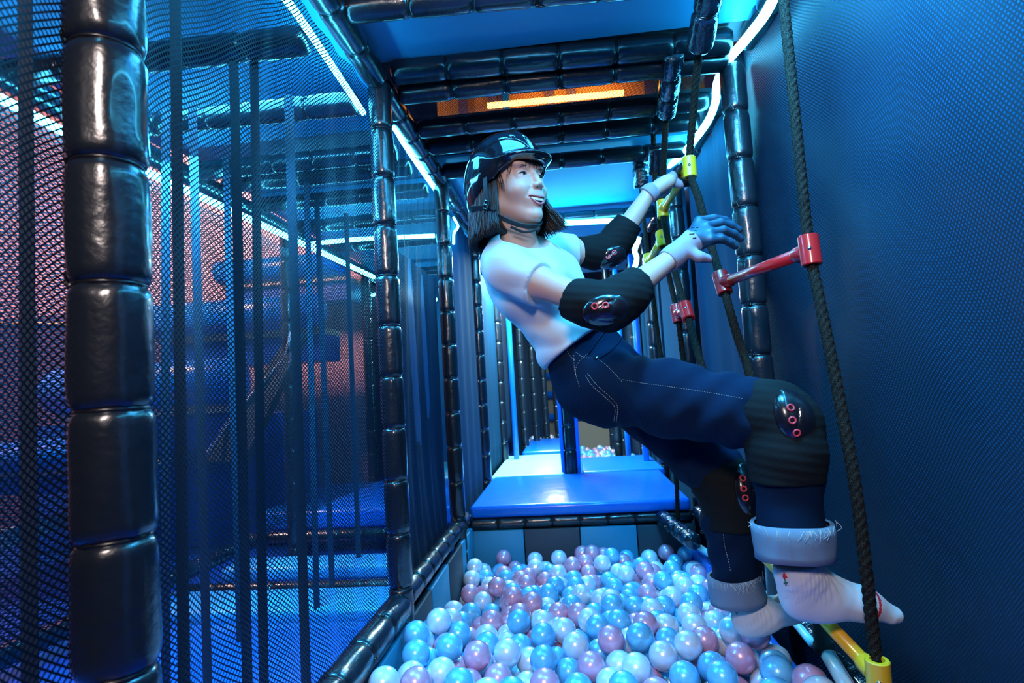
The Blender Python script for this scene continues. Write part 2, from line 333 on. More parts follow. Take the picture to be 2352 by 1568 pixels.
#@@NETS
def net_mesh(name, y0, y1, z0, z1, cy, cz, hw, disp):
    ny, nz = int((y1-y0)/cy)*2, int((z1-z0)/cz)*2
    J, K = np.meshgrid(np.arange(nz), np.arange(ny), indexing='ij')
    segs = []
    m1 = (J+K) % 2 == 0
    A = np.stack([K[m1], J[m1], K[m1]+1, J[m1]+1], -1)
    m2 = (J+K) % 2 == 1
    B = np.stack([K[m2], J[m2]+1, K[m2]+1, J[m2]], -1)
    S = np.concatenate([A, B]).astype(float)
    P0 = np.stack([y0+S[:, 0]*cy/2, z0+S[:, 1]*cz/2], -1); P1 = np.stack([y0+S[:, 2]*cy/2, z0+S[:, 3]*cz/2], -1)
    d = P1-P0; n = np.stack([-d[:, 1], d[:, 0]], -1); n /= np.linalg.norm(n, axis=1)[:, None]
    Q = np.stack([P0-n*hw, P1-n*hw, P1+n*hw, P0+n*hw], 1).reshape(-1, 2)
    V = disp(Q[:, 0], Q[:, 1]).astype(np.float32)
    nf = len(S); me = bpy.data.meshes.new(name)
    me.vertices.add(nf*4); me.vertices.foreach_set('co', V.ravel())
    me.loops.add(nf*4); me.loops.foreach_set('vertex_index', np.arange(nf*4, dtype=np.int32))
    me.polygons.add(nf); me.polygons.foreach_set('loop_start', np.arange(0, nf*4, 4, dtype=np.int32)); me.polygons.foreach_set('loop_total', np.full(nf, 4, np.int32))
    me.update(); me.materials.append(NET); return me
def dleft(y, z):
    u = np.clip((y-.3)/1.4, 0, 1); w = np.clip((z+.6)/1.5, 0, 1)
    x = -.035*np.sin(PI*u)*np.sin(PI*w)**.7+.008*np.sin(y*19+z*2)*np.sin(PI*w)+.004*np.sin(y*41-z*3)
    zz = z-.05*np.sin(PI*u)*(w**3)+.045*np.sin(PI*u)*(1-w)**3+.004*np.sin(y*23+z*5)
    return np.stack([x, y, zz], -1)
def dright(y, z):
    u = np.clip((y-.3)/1.5, 0, 1); w = np.clip((z+.9)/1.9, 0, 1)
    x = .030*np.sin(PI*u)*np.sin(PI*w)-.03*np.exp(-((y-1.86)/.12)**2)+.01*np.sin(y*8+z*5)+.006*np.sin(y*15-z*9)
    zz = z+.04*np.sin(y*5+z*2.5)+.012*np.sin(y*11-z*6)
    return np.stack([x, y+.02*np.sin(z*5), zz], -1)
gn = 'safety nets'
nm_l = net_mesh('safety_net', .22, 1.68, -.63, .96, .0112, .0104, .00125, dleft)
o = mesh_obj('safety_net', nm_l, None, None, loc=(XL-.012, 0, 0)); tag(o, 'dark fine-mesh safety net hung between the thick near post and the corner post', 'net', gn)
o = mesh_obj('safety_net', nm_l, None, None, loc=(XL-.012, 1.58, 0)); o.scale = (1, .60, 1); tag(o, 'dark safety net between the corner post and the second left post', 'net', gn)
o = mesh_obj('safety_net', nm_l, None, None, loc=(XF-.06, -.2, -.05)); o.scale = (1, 2.6, .90); tag(o, 'far dark safety net under the long diagonal light strip', 'net', gn)
o = mesh_obj('safety_net', net_mesh('safety_net', -.50, .56, 1.84, 2.11, .0112, .0104, .0011, lambda y, z: np.stack([y, z, 0*y+.004*np.sin(y*20)], -1)), None, None, loc=(0, 0, ZB+.055)); tag(o, 'small dark net covering the orange overhead opening', 'net', gn)
nm_r = net_mesh('safety_net', .38, 2.0, -1.05, 1.25, .0092, .0105, .0016, dright)
o = mesh_obj('safety_net', nm_r, None, None, loc=(XR+.075, 0, 0)); tag(o, 'large dark mesh net covering the blue wall on the right', 'net', gn)
# fabric liners between rear posts
def liner(x, y0, y1, z0, z1, m, label, cat='panel'):
    v = []; f = []; n = 24
    for i in range(n+1):
        y = y0+(y1-y0)*i/n
        for j in range(9):
            z = z0+(z1-z0)*j/8; v.append((x+.004*math.sin(y*30)+.002*math.sin(y*71+z*4), y, z))
    for i in range(n):
        for j in range(8): f.append((i*9+j, i*9+j+1, i*9+j+10, i*9+j+9))
    o = pyd('fabric_liner', v, f, m, None, True); s = o.modifiers.new('s', 'SOLIDIFY'); s.thickness = .004
    return tag(o, label, cat, 'fabric liners')
liner(XL-.05, YP[1]+.05, YP[2]-.04, -1.05, .52, WALLD, 'dark blue fabric liner between the corner post and second left post')
liner(XL-.02, YP[2]+.04, YP[3]-.04, -1.05, .93, LINR, 'dark blue fabric liner between the second and third left posts')
liner(XL-.02, YP[3]+.15, 5.3, -.60, .8, LINR, 'dark rear fabric liner beyond the third left post')
liner(XR+.06, 1.95, 2.82, -1.05, ZB, LINR, 'dark blue fabric liner on the right behind the ropes')
liner(XR+.06, 2.9, 5.2, -1.05, ZB, LINR, 'dark rear fabric liner on the right behind the yellow rungs')
#@@STRAPS
gs = 'black webbing straps hanging in the left bay'
straps = [(66, -.80, .026, 'leftmost, left of the thick near post'), (412, -.72, .026, 'first right of the thick near post'), (378, -1.12, .030, 'second, just left of the first'), (458, -1.02, .030, 'third from the near post'),
          (551, -.78, .030, 'fourth from the near post'), (592, -.74, .028, 'fifth, ending near the bright floor strip'), (533, -1.15, .03, 'behind the fourth strap'), (680, -.74, .034, 'sixth from the near post'),
          (712, -.98, .03, 'slanting beside the sixth'), (742, -1.02, .03, 'seventh from the near post'), (806, -1.0, .03, 'nearest the corner post')]
for i, (px, X, w, q) in enumerate(straps):
    p = atX(px, 800, X); zt, zb_ = .87, -1.0
    v = []; f = []; n = 16; lean = .03*(i % 3-1)
    for j in range(n+1):
        z = zb_+(zt-zb_)*j/n; tw = .5*math.sin(j*.35+i); w_ = w*.72; dx = math.cos(.55+tw*.35)*w_/2; dy = math.sin(.55+tw*.35)*w_/2; oy = lean*(j/n-.5)
        for s, t in ((-1, 0), (1, 0), (1, .002), (-1, .002)): v.append((p.x+s*dx, p.y+oy+s*dy+t, z))
    for j in range(n):
        for k in range(4): a_ = j*4+k; b_ = j*4+(k+1) % 4; f.append((a_, b_, b_+4, a_+4))
    f.append((0, 1, 2, 3)); f.append((n*4+3, n*4+2, n*4+1, n*4))
    o = pyd('webbing_strap', v, f, STRAPM); tag(o, 'black vertical webbing strap behind the left net, '+q, 'strap', gs)
#@@PIT
PITZ = -.965
o = box('floor', (XL+.02, .3, PITZ-.03), (XR-.07, 2.77, PITZ), BLUED, bev=0); o['kind'] = 'structure'
tile_n = 0
def pit_panel(p0, p1, kinds, wl, label, cat='panel'):
    """row of alternating padded wall panels from p0 to p1 (top edge at wl[1])"""
    p0, p1 = Vector(p0), Vector(p1); root = empty('pit_wall', p0, label=label, cat='panel'); root['group'] = 'padded walls round the ball pit'
    d = p1-p0; n = len(kinds); L = d.length/n; root.rotation_euler = (0, 0, math.atan2(d.y, d.x))
    for i, k in enumerate(kinds):
        box('panel', (i*L+.002, -.012, wl[0]), ((i+1)*L-.002, .012, wl[1]), (LTBLUE, GREYP, BLUE)[k], root, .004)
    return root
pit_panel((XL+.01, 2.79, 0), (XR-.05, 2.79, 0), (0, 1, 0, 1), (-1.08, -.695), 'chequered light blue and charcoal pit wall under the blue deck')
pit_panel((XL+.02, .3, 0), (XL+.02, 2.77, 0), (0, 1, 0, 1, 0, 1, 0, 1, 0), (-1.08, -.675), 'left pit wall of alternating blue and charcoal panels')
pit_panel((XR-.068, .3, 0), (XR-.085, 2.77, 0), (2, 2, 2, 2, 2, 2), (-1.08, -.755), 'low blue pit wall along the right side under the pipe')
#@@BALLS
BR = .0370
PB = []
def ballmat(name, c, c2):
    m = mat(name, c, .30, metal=.25, coat=.8); nt = m.node_tree; b = nt.nodes['Principled BSDF']
    lw = nt.nodes.new('ShaderNodeLayerWeight'); lw.inputs[0].default_value = .35; mx = nt.nodes.new('ShaderNodeMix'); mx.data_type = 'RGBA'
    mx.inputs[6].default_value = (*c2, 1); mx.inputs[7].default_value = (*c, 1); nt.links.new(lw.outputs['Facing'], mx.inputs[0]); nt.links.new(mx.outputs[2], b.inputs['Base Color'])
    b.inputs['Subsurface Weight'].default_value = .25; b.inputs['Subsurface Radius'].default_value = (.03, .03, .03); b.inputs['Subsurface Scale'].default_value = .4
    return m
BM = [ballmat('pearl blue ball', (.06, .42, .75), (.22, .66, .92)), ballmat('pearl white ball', (.55, .72, .86), (.85, .90, .95)), ballmat('pearl pink ball', (.60, .20, .36), (.86, .46, .60))]
def ball_mesh(m):
    bm = bmesh.new(); bmesh.ops.create_uvsphere(bm, u_segments=32, v_segments=22, radius=BR)
    for v in bm.verts:
        r_ = math.hypot(v.co.x, v.co.y)
        if abs(v.co.z) < .001: v.co.x *= 1.012; v.co.y *= 1.012     # moulding seam
        v.co.z -= .0012*math.exp(-(r_/.005)**2)*(1 if v.co.z > 0 else -1)
    me = bpy.data.meshes.new('ball'); bm.to_mesh(me); bm.free(); me.materials.append(m)
    me.polygons.foreach_set('use_smooth', [True]*len(me.polygons)); return me
BME = [ball_mesh(m) for m in BM]
def drop_balls(x0, x1, y0, y1, zf, ztop, n, seed, r=BR, slope=None):
    rg = random.Random(seed); P = []; cell = 2*r; G = {}
    def rest(x, y):
        z = zf+r
        ci, cj = int(x//cell), int(y//cell)
        for a_ in (-1, 0, 1):
            for b_ in (-1, 0, 1):
                for q in G.get((ci+a_, cj+b_), ()):
                    d2 = (x-q[0])**2+(y-q[1])**2
                    if d2 < 4*r*r: z = max(z, q[2]+math.sqrt(4*r*r-d2))
        return z
    fails = 0
    while len(P) < n and fails < 400:
        x, y = rg.uniform(x0+r, x1-r), rg.uniform(y0+r, y1-r); z = rest(x, y); st = r*.8
        for _ in range(26):
            a_ = rg.uniform(0, 6.283); nx, ny = min(max(x+math.cos(a_)*st, x0+r), x1-r), min(max(y+math.sin(a_)*st, y0+r), y1-r); nz = rest(nx, ny)
            if nz < z: x, y, z = nx, ny, nz
            else: st *= .86
        top = ztop(x, y) if callable(ztop) else ztop
        if z+r > top: fails += 1; continue
        P.append((x, y, z)); G.setdefault((int(x//cell), int(y//cell)), []).append((x, y, z))
    return P
def bump_top(x, y):
    return -.650-.115*min(1, max(0, (y-1.30)/1.3))+.045*noise.noise(Vector((x*4, y*4, 3)))+(.04*min(1, max(0, (abs(x-.02)-.34)/.1)) if y < 1.75 else 0)
P = drop_balls(XL+.035, XR-.085, 1.12, 2.77, PITZ, bump_top, 1500, 5)
arr = np.array(P)
vis = []
for i, p in enumerate(P):
    d = np.hypot(arr[:, 0]-p[0], arr[:, 1]-p[1]); cov = ((d < BR*1.1) & (arr[:, 2] > p[2]+BR*.9)).sum()
    q = Vector(p); s = q.normalized(); w = s.dot(FWD)
    px, py = q.dot(RGT)/q.dot(FWD)*F_PX+1176, -q.dot(UPV)/q.dot(FWD)*F_PX+784
    inn = 800 < px < 1990 and 1180 < py < 1610
    if not inn: continue
    near = arr[(np.linalg.norm(arr-np.array(p), axis=1) < BR*7)]; a1 = s.orthogonal().normalized(); a2 = s.cross(a1); seen = 0
    for k in range(13):
        rr_ = (0, .5, .85)[min(2, (k+5)//6)]*BR; t_ = q+(a1*math.cos(k*1.05)+a2*math.sin(k*1.05))*rr_; sv = np.array(t_.normalized())
        fr_ = near@sv; of_ = np.linalg.norm(near-np.outer(fr_, sv), axis=1)
        seen += not ((fr_ < q.length-.012) & (of_ < BR)).any()
    if seen >= 1: vis.append((-seen/13/q.length**2, i))
vis.sort(); chosen = [i for _, i in vis[:300]]; cs = set(chosen)
colidx = [random.Random(i*17+3).choices((0, 1, 2), (.38, .30, .32))[0] for i in range(len(P))]
def ball_zone(p):
    if p[0] < -.36: return 'against the left pit rail'
    if p[1] > 2.45: return 'near the chequered wall under the deck'
    if p[0] > .34: return 'close to the pipe and the feet'
    if p[1] < 1.62: return 'in the front rows at the bottom edge'
    return 'in the middle of the pit'
BL = ['glossy pearl blue plastic ball in the near ball pit', 'glossy pearly white plastic ball in the near ball pit', 'glossy pearl pink plastic ball in the near ball pit']
BG = ['pearl blue balls in the near pit', 'pearly white balls in the near pit', 'pearl pink balls in the near pit']
for i in chosen:
    c = colidx[i]; o = bpy.data.objects.new('ball', BME[c]); COL.objects.link(o); o.location = P[i]
    o.rotation_euler = (rnd.uniform(0, 6), rnd.uniform(0, 6), 0); zn = ball_zone(P[i]); tag(o, BL[c].replace('in the near ball pit', zn), 'ball', BG[c].replace('in the near pit', zn))
def ball_mass(name, pts, cols, label, r=BR):
    bm = bmesh.new(); bmesh.ops.create_icosphere(bm, subdivisions=3, radius=r); V0 = np.array([v.co[:] for v in bm.verts]); F0 = np.array([[v.index for v in f.verts] for f in bm.faces]); bm.free()
    n = len(pts); V = (V0[None]+np.array(pts)[:, None]).reshape(-1, 3); Fc = (F0[None]+(np.arange(n)*len(V0))[:, None, None]).reshape(-1, 3)
    me = bpy.data.meshes.new(name); me.vertices.add(len(V)); me.vertices.foreach_set('co', V.astype(np.float32).ravel())
    me.loops.add(len(Fc)*3); me.loops.foreach_set('vertex_index', Fc.astype(np.int32).ravel()); me.polygons.add(len(Fc))
    me.polygons.foreach_set('loop_start', np.arange(0, len(Fc)*3, 3, dtype=np.int32)); me.polygons.foreach_set('loop_total', np.full(len(Fc), 3, np.int32))
    for m in BM: me.materials.append(m)
    me.polygons.foreach_set('material_index', np.repeat(np.array(cols, np.int32), len(F0))); me.polygons.foreach_set('use_smooth', np.ones(len(Fc), bool)); me.update()
    o = mesh_obj(name, me); return tag(o, label, 'balls', kind='stuff')
rest_i = [i for i in range(len(P)) if i not in cs]
ball_mass('ball_heap', [P[i] for i in rest_i], [colidx[i] for i in rest_i], 'lower layers of pearl blue, white and pink balls filling the near pit')
fp = drop_balls(.08, .62, 4.95, 6.6, -.86, -.72, 300, 9)+drop_balls(-.50, .0, 6.0, 6.7, -.70, -.58, 90, 4)
ball_mass('ball_heap', fp, [random.Random(i+900).choices((0, 1, 2), (.46, .30, .24))[0] for i in range(len(fp))], 'blurred heap of pearly balls in the far pit beyond the deck')
#@@DECKS
def mat_block(name, lo, hi, m, label, cat='mat', group=None, parent=None, bev=.02):
    o = box(name, lo, hi, m, parent, bev, 4); return tag(o, label, cat, group)
mat_block('deck_mat', (XL+.02, 2.775, -.635), (XR-.06, 3.66, -.575), BLUE, 'blue vinyl deck mat across the corridor with light streaks on it')
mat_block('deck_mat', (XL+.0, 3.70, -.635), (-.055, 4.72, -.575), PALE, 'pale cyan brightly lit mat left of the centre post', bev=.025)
mat_block('deck_mat', (.05, 3.72, -.635), (XR-.02, 4.40, -.575), BLUE, 'blue mat on the right behind the centre post')
mat_block('deck_mat', (XL+.12, 4.76, -.62), (.0, 5.8, -.55), BLUE, 'blue raised mat behind the pale cyan mat')
tag(box('deck_platform', (XL, 2.85, -1.08), (XR-.05, 4.7, -.64), GREYP), 'dark boxed base under the blue deck', 'platform')
# far rollers and posts beyond the deck
for z, k in ((-.42, 'lowest'), (-.14, 'second lowest'), (.10, 'third from the bottom'), (.30, 'top')):
    p = [(-.32, 7.153, z), (.66, 7.153, z)]
    o = tube('padded_roller', p, .045, BLUE, n=16); tag(o, 'far blue padded roller behind the centre post, '+k, 'roller', 'far blue rollers')
o = box('far_board', (-.30, 7.2, -.9), (.70, 7.24, .6), mat('tan board', (.40, .24, .16), .8)); tag(o, 'tan board glimpsed behind the far blue rollers', 'board')
g2 = 'blue uprights by the rear posts'
for (x, y, q) in ((XL+.10, 4.45, 'left, beside the vertical light strip'), (XR-.16, 4.55, 'right, behind the jeans waist'), (XR-.09, 4.05, 'right, at the deck mat corner')):
    o = box('blue_upright', (x-.02, y, -.6), (x+.02, y+.05, ZB-.1), BLUE, bev=.01); tag(o, 'blue padded upright on the '+q, 'post', g2)
# rear tangle of padded posts
g3 = 'rear padded posts in the dark corridor end'
for i, (x, y) in enumerate([(-.42, 5.2), (-.34, 5.6), (-.25, 5.9), (-.14, 6.2), (.48, 5.3), (.42, 5.9), (.52, 6.4), (.40, 5.0), (.50, 5.7)]):
    pole('padded_post', (x, y, -.7), (x, y, ZB), .034, ['thin dark padded post left at the corridor end', 'thin dark padded post right at the corridor end'][x > 0]+', ' + ['next to the vertical light', 'second in', 'third in', 'fourth in', 'behind the elbow pads', 'by the yellow rungs', 'half hidden by the hips', 'near the centre post', 'beside the far liner'][i], group=g3)
#@@LEFTBAY
mat_block('floor_mat', (-2.0, -.6, -.86), (XL-.06, 2.02, -.80), BLUE, 'deep blue floor mat filling the near left bay')
mat_block('floor_mat', (-1.75, 2.06, -.84), (XL-.06, 2.30, -.775), STEPB, 'light blue step mat, nearer bright stripe behind the left net', group='bright step mats')
mat_block('floor_mat', (-1.60, 2.44, -.80), (XL-.06, 2.62, -.735), STEPB, 'light blue step mat, farther bright stripe behind the left net', group='bright step mats')
tag(box('floor_slab', (-4.4, -1.0, -1.07), (XL-.08, 7.5, -.87), BLUED), kind='structure')
mat_block('deck_mat', (-1.72, 2.95, -.70), (XL-.06, 3.85, -.60), BLUE, 'blue raised deck mat in the left bay, seen low through the net')
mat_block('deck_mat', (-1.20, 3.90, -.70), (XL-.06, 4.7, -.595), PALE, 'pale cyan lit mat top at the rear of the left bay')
beam((-1.75, 2.9, -.72), (XL-.05, 2.9, -.72), 'black padded rail under the left bay deck', .03, .03, 'left bay low rails', .13)
beam((-1.78, 1.2, -.72), (-1.62, 2.85, -.70), 'crumpled black padded rail running along the far side of the left bay floor', .035, .07, 'left bay low rails', .12, VINYL_W)
beam((-1.7, 2.36, -.80), (XL-.1, 2.36, -.80), 'dark padded bar between the two bright step mats', .03, .02, 'left bay low rails', .13)
# stair of blue rollers in the third bay
gq = 'big blue padded rollers stacked as stairs in the left background'
def roller(px0, py0, px1, Y, rr, label):
    a_ = atY(px0, py0, Y); b_ = Vector((XF-.35 if px1 is None else atY(px1, py0-8, Y).x, Y, a_.z))
    o = empty('padded_roller', a_, label=label, cat='roller', group=gq)
    L = b_.x-a_.x; rr_ = rr
    pts = [(0, 0, 0)]+[(L*t, 0, 0) for t in (.004, .012, .03, .5, .97, .988, .996, 1)]
    rad = [.3, .62, .82, 1, 1, 1, .82, .62, .3]; fr = [Vector(p) for p in pts]; v = []; f = []; n = 28
    for p, q in zip(fr, rad):
        for k in range(n): th = 2*PI*k/n; v.append((p.x, math.cos(th)*q*rr_, math.sin(th)*q*rr_))
    for i in range(len(fr)-1):
        for k in range(n): k2 = (k+1) % n; f.append((i*n+k, i*n+k2, (i+1)*n+k2, (i+1)*n+k))
    f.append(tuple(range(n))[::-1]); f.append(tuple((len(fr)-1)*n+k for k in range(n)))
    pyd('roll', v, f, BLUE, o, True)
    box('timber_ledge', (.02, .0, -rr_*1.35), (L-.02, .30, -rr_*1.0), mat('pale ledge', (.55, .34, .28), .7), o)
    box('riser', (.04, .04, -rr_*2.9), (L-.02, .28, -rr_*1.36), BLUED, o)
    return o
roller(497, 628, 800, 3.72, .085, 'highest blue padded roller behind the webbing straps')
roller(350, 740, 745, 3.4, .110, 'middle blue padded roller, lavender lit on top')
roller(120, 900, 560, 3.0, .130, 'lowest big blue padded roller beside the thick near post')
roller(-60, 1060, 300, 2.5, .06, 'small blue padded roller low at the left edge')
mat_block('slide_mat', tuple(atY(-60, 1065, 2.55)-Vector((0, 0, .10))), tuple(atY(175, 1040, 2.5)+Vector((0, .5, .06))), BLUE, 'blue padded ledge low at the far left behind the net')
a_ = atY(-80, 985, 2.9); b_ = atY(560, 985, 2.9)
tag(box('stair_base', (a_.x, 3.32, -.86), (b_.x, 3.8, a_.z-.02), BLUED), 'dark blue base of the roller stairs', 'platform')
# lower plum wall and warm wall behind
p = atY(-100, 742, 3.9)
o = box('wall_lower', (-4.4, 3.9, -1.05), (atY(520, 742, 3.9).x, 3.95, p.z), PLUM); o['kind'] = 'structure'
o = box('wall_upper', (-4.44, 4.1, -1.05), (-1.5, 4.14, 2.74), PINKW); o['kind'] = 'structure'
tag(tube('ledge_rail', [atY(-60, 742, 3.87), atY(300, 743, 3.87)], .012, mat('tan rail', (.55, .38, .18), .5)), 'thin tan rail across the rose wall at far left', 'rail')
p = atY(790, 590, 5.37)
tag(box('green_panel', (p.x-.18, 5.37, p.z-.17), (p.x+.27, 5.40, p.z+.13), GREENP, bev=.01), 'green panel glowing behind the crossing light strips', 'panel')
# slanted black slide with pale edges
def slab(name, quad, th, m, label, cat):
    q = [Vector(p) for p in quad]; n = (q[1]-q[0]).cross(q[2]-q[0]).normalized()*th; v = q+[p+n for p in q]
    o = pyd(name, v, [(0, 1, 2, 3), (7, 6, 5, 4), (0, 4, 5, 1), (1, 5, 6, 2), (2, 6, 7, 3), (3, 7, 4, 0)], m); return tag(o, label, cat) if label else o
sl = empty('slide', atY(560, 900, 2.7), label='dark sloping slide side behind the straps, descending leftwards', cat='slide')
q = [atY(665, 765, 2.75), atY(700, 765, 2.75), atY(560, 1060, 2.55), atY(470, 1060, 2.55)]
sb = slab('side_board', [p-sl.location for p in q], .05, GREYP, None, None); sb.parent = sl
eg = [atY(668, 762, 2.72)-sl.location, atY(655, 820, 2.72)-sl.location, atY(600, 880, 2.66)-sl.location, atY(520, 975, 2.6)-sl.location, atY(470, 1050, 2.5)-sl.location]
tube('edge_rail', eg, .008, mat('pink edge', (.7, .42, .42), .5), sl)
# low patterned kerb at far left
a_ = atY(-40, 1275, 2.35); b_ = atY(215, 1180, 3.0)
tag(slab('kerb', [a_, b_, b_+Vector((0, 0, .07)), a_+Vector((0, 0, .09))], .04, mat('mottled kerb', (.05, .10, .14), .7, var=((.4, .42, .42), 60, .1)), None, None), 'mottled grey kerb low at the far left', 'kerb')
#@@LADDER
LD = empty('rope_ladder', (XR-.05, 1.7, ZB), label='hanging rope ladder with braided ropes and red and yellow rungs on the right', cat='ladder')
def rope_prof(th, i, s): return .90+.26*abs(math.sin(2*(th-s*87)))
def dense(pts, step=.004):
    c = catmull(pts, 12); out = [c[0]]; acc = 0
    for i in range(1, len(c)):
        acc_l = (c[i]-out[-1]).length
        while acc_l >= step:
            out.append(out[-1]+(c[i]-out[-1]).normalized()*step); acc_l = (c[i]-out[-1]).length
    return out
O_ = LD.location
def lt(name, pts, r, m, n=10, prof=None): return tube(name, [Vector(p)-O_ for p in pts], r, m, LD, n, prof)
def ropeat(pl, X, r=.0098):
    pts = [atX(px, py, x) for (px, py, x) in pl]; return pts
RA = ropeat([(1790, -120, .55), (1800, 0, .55), (1820, 200, .55), (1840, 400, .55), (1860, 575, .55), (1885, 700, .552), (1925, 900, .555), (1962, 1100, .555), (1988, 1300, .555), (2010, 1500, .555), (2028, 1640, .55)], 0)
RB = ropeat([(1622, 20, .44), (1606, 112, .44), (1592, 260, .44), (1584, 385, .43), (1606, 460, .43), (1632, 560, .44), (1659, 650, .45), (1690, 760, .46), (1728, 885, .47), (1742, 1050, .47), (1735, 1250, .47), (1752, 1400, .5)], 0)
RC = ropeat([(1533, 160, .42), (1530, 262, .42), (1524, 380, .41), (1522, 480, .40), (1537, 560, .40), (1552, 630, .41), (1577, 715, .41), (1600, 800, .42), (1622, 880, .43), (1640, 1000, .45)], 0)
RD = ropeat([(1500, 300, .42), (1505, 420, .41), (1520, 550, .40), (1538, 640, .41), (1556, 720, .41), (1566, 800, .42), (1578, 880, .42)], 0)
RE = ropeat([(1470, 400, .42), (1480, 520, .40), (1490, 600, .40), (1510, 760, .41), (1530, 900, .42)], 0)
RF = ropeat([(1538, 900, .44), (1552, 1060, .44), (1558, 1225, .45)], 0)
for q, r_ in ((RA, .0105), (RB, .0105), (RC, .0105), (RD, .009), (RE, .009), (RF, .0085)):
    lt('rope', dense(q), r_, ROPEM, 24, rope_prof)
def rung(pa, pb, m, rA=None, rB=None, da=(0, 0, 1), db=(0, 0, 1), pvc=None):
    pa, pb = Vector(pa), Vector(pb); d = (pb-pa).normalized(); L = (pb-pa).length
    o = tube('rung', [pa-O_, pb-O_], .0145, m, LD, 20)
    for p, ax, s in ((pa, Vector(da).normalized(), 1), (pb, Vector(db).normalized(), -1)):
        q = p-O_
        prof = [(-.034, .0195), (-.032, .0215), (.032, .0215), (.034, .0195)]
        bm = bmesh.new(); n = 24; rings = []; e1 = ax.orthogonal().normalized(); e2 = ax.cross(e1)
        pr = [(-.034, .013)]+prof+[(.034, .013), (.025, .0125), (-.025, .0125)]
        for h, rr in pr: rings.append([bm.verts.new(q+ax*h+e1*math.cos(2*PI*k/n)*rr+e2*math.sin(2*PI*k/n)*rr) for k in range(n)])
        for i in range(len(rings)):
            a1, b1 = rings[i], rings[(i+1) % len(rings)]
            for k in range(n): bm.faces.new((a1[k], a1[(k+1) % n], b1[(k+1) % n], b1[k]))
        v, f = tube_geo([q+d*s*.014, q+d*s*.040, q+d*s*.046], lambda t: (.0185 if t < .9 else .016), 20); bb = [bm.verts.new(w) for w in v]
        for w in f: bm.faces.new([bb[i] for i in w])
        bmesh.ops.recalc_face_normals(bm, faces=bm.faces)
        c = bmo('clamp', bm, m, o, False); c.data.polygons.foreach_set('use_smooth', [len(pl.vertices) == 4 for pl in c.data.polygons])
        em = c.modifiers.new('e', 'EDGE_SPLIT'); em.split_angle = R(40)
        tc = (-p).normalized(); tc = (tc-ax*tc.dot(ax)).normalized()
        tube('screw', [q+tc*.0205, q+tc*.0232], .0042, STEEL, o, 12)
    return o
def dirat(c, i): return (c[i+1]-c[i-1]).normalized()*-1
rung(RB[6], RA[4], RED, da=dirat(RB, 6), db=dirat(RA, 4))
pY = atX(1732, 1252, .47); pA = atX(2018, 1555, .55)
rung(pY, pA, YEL, da=(.0, .12, 1), db=(0, -.05, 1))
rung(RC[3], RB[3], YEL, da=dirat(RC, 3), db=dirat(RB, 3))
rung(RD[4], RC[6], RED, da=dirat(RD, 4), db=dirat(RC, 6))
rung(RE[2], RD[2], YEL, da=dirat(RE, 2), db=dirat(RD, 2))
# padded sleeves the ropes hang from
for (pt, tp, r_, wr) in ((RB[1], atX(1640, -70, .44), .037, .03), (RC[1], atX(1547, 120, .40), .036, .06), (atX(1505, 400, .42), atX(1508, 335, .42), .032, .05), (atX(1472, 432, .40), atX(1468, 335, .40), .034, .05)):
    s_ = pole('hanging_sleeve', pt-O_, Vector(tp)-O_, r_, None, None, None, .1, wr, VINYL_W, parent=LD)
    for k in ('label', 'category', 'group'):
        if k in s_: del s_[k]
# bottom pipe
PP = empty('floor_pipe', (.5, 2.7, -.72), label='white plastic pipe along the right pit edge that the ropes are tied to', cat='pipe')
pp = [atY(1558, 1222, 2.74), atY(1700, 1322, 2.1), atZ(1800, 1402, -.72), atZ(1868, 1478, -.722)]
tube('pipe', [Vector(p)-PP.location for p in catmull(pp, 6)], .0125, PVC, PP, 16)
pq = [atZ(1893, 1488, -.70), atZ(1960, 1600, -.70)]
tube('pipe', [Vector(p)-PP.location for p in pq], .018, PVC, PP, 20)
dd = (pq[1]-pq[0]).normalized(); nn = Vector((0, 0, 1)); off = (nn*.0165+Vector((.0075, 0, 0)))
tube('red_line', [pq[0]+off-PP.location, pq[1]+off-PP.location], .0009, PVCR, PP, 6)
jt = atZ(1893, 1488, -.69)
tube('foam_sleeve', [jt+Vector((0, .0, -.01))-PP.location, jt+Vector((0, .0, .012))-PP.location, jt+Vector((-.003, 0, .013))-PP.location, jt+Vector((-.008, 0, .25))-PP.location], lambda t: .0245 if t < .4 else .019, FOAM, PP, 20)
#@@PERSON
SKIN = mat('skin', (.60, .36, .28), .45, sss=.15, bump=(250, .12, .0006))
HAIRM = mat('dark hair', (.012, .008, .008), .38, spec=.5)
SHIRT = mat('white cotton', (.56, .58, .58), .85, bump=(600, .15, .0006), sheen=.2)
DENIM = weave('indigo denim', (.001, .009, .030), (.003, .020, .055), 420, .85, .0006)
DENIML = weave('pale denim underside', (.16, .22, .30), (.28, .36, .44), 700, .9, .0008, rib=(1, 1, 0))
PADM = mat('black neoprene', (.004, .006, .007), .85, spec=.2, bump=(160, .35, .002))
CAPM = mat('black hard cap', (.008, .008, .011), .22, coat=.7, bump=(30, .1, .003))
RINGR = mat('red grommet', (.75, .05, .07), .35)
SOCK = mat('white sock knit', (.60, .60, .62), .9, sheen=.3, bump=(350, .4, .001))
SOCKR = mat('red sock stripe', (.55, .02, .05), .85)
LEAFM = mat('green embroidery', (.03, .16, .12), .85)
GLOVE = mat('lilac knit glove', (.30, .24, .28), .9, bump=(420, .5, .001), sheen=.2)
GLOVEB = mat('black rubber palm', (.012, .012, .018), .32, bump=(80, .3, .002))
GLOVEC = mat('blue dipped glove', (.010, .045, .085), .5, bump=(80, .2, .002))
HELM = mat('glossy black helmet', (.006, .008, .012), .06, coat=1.0)
WEB = mat('strap webbing', (.010, .014, .02), .6, bump=(500, .5, .001))
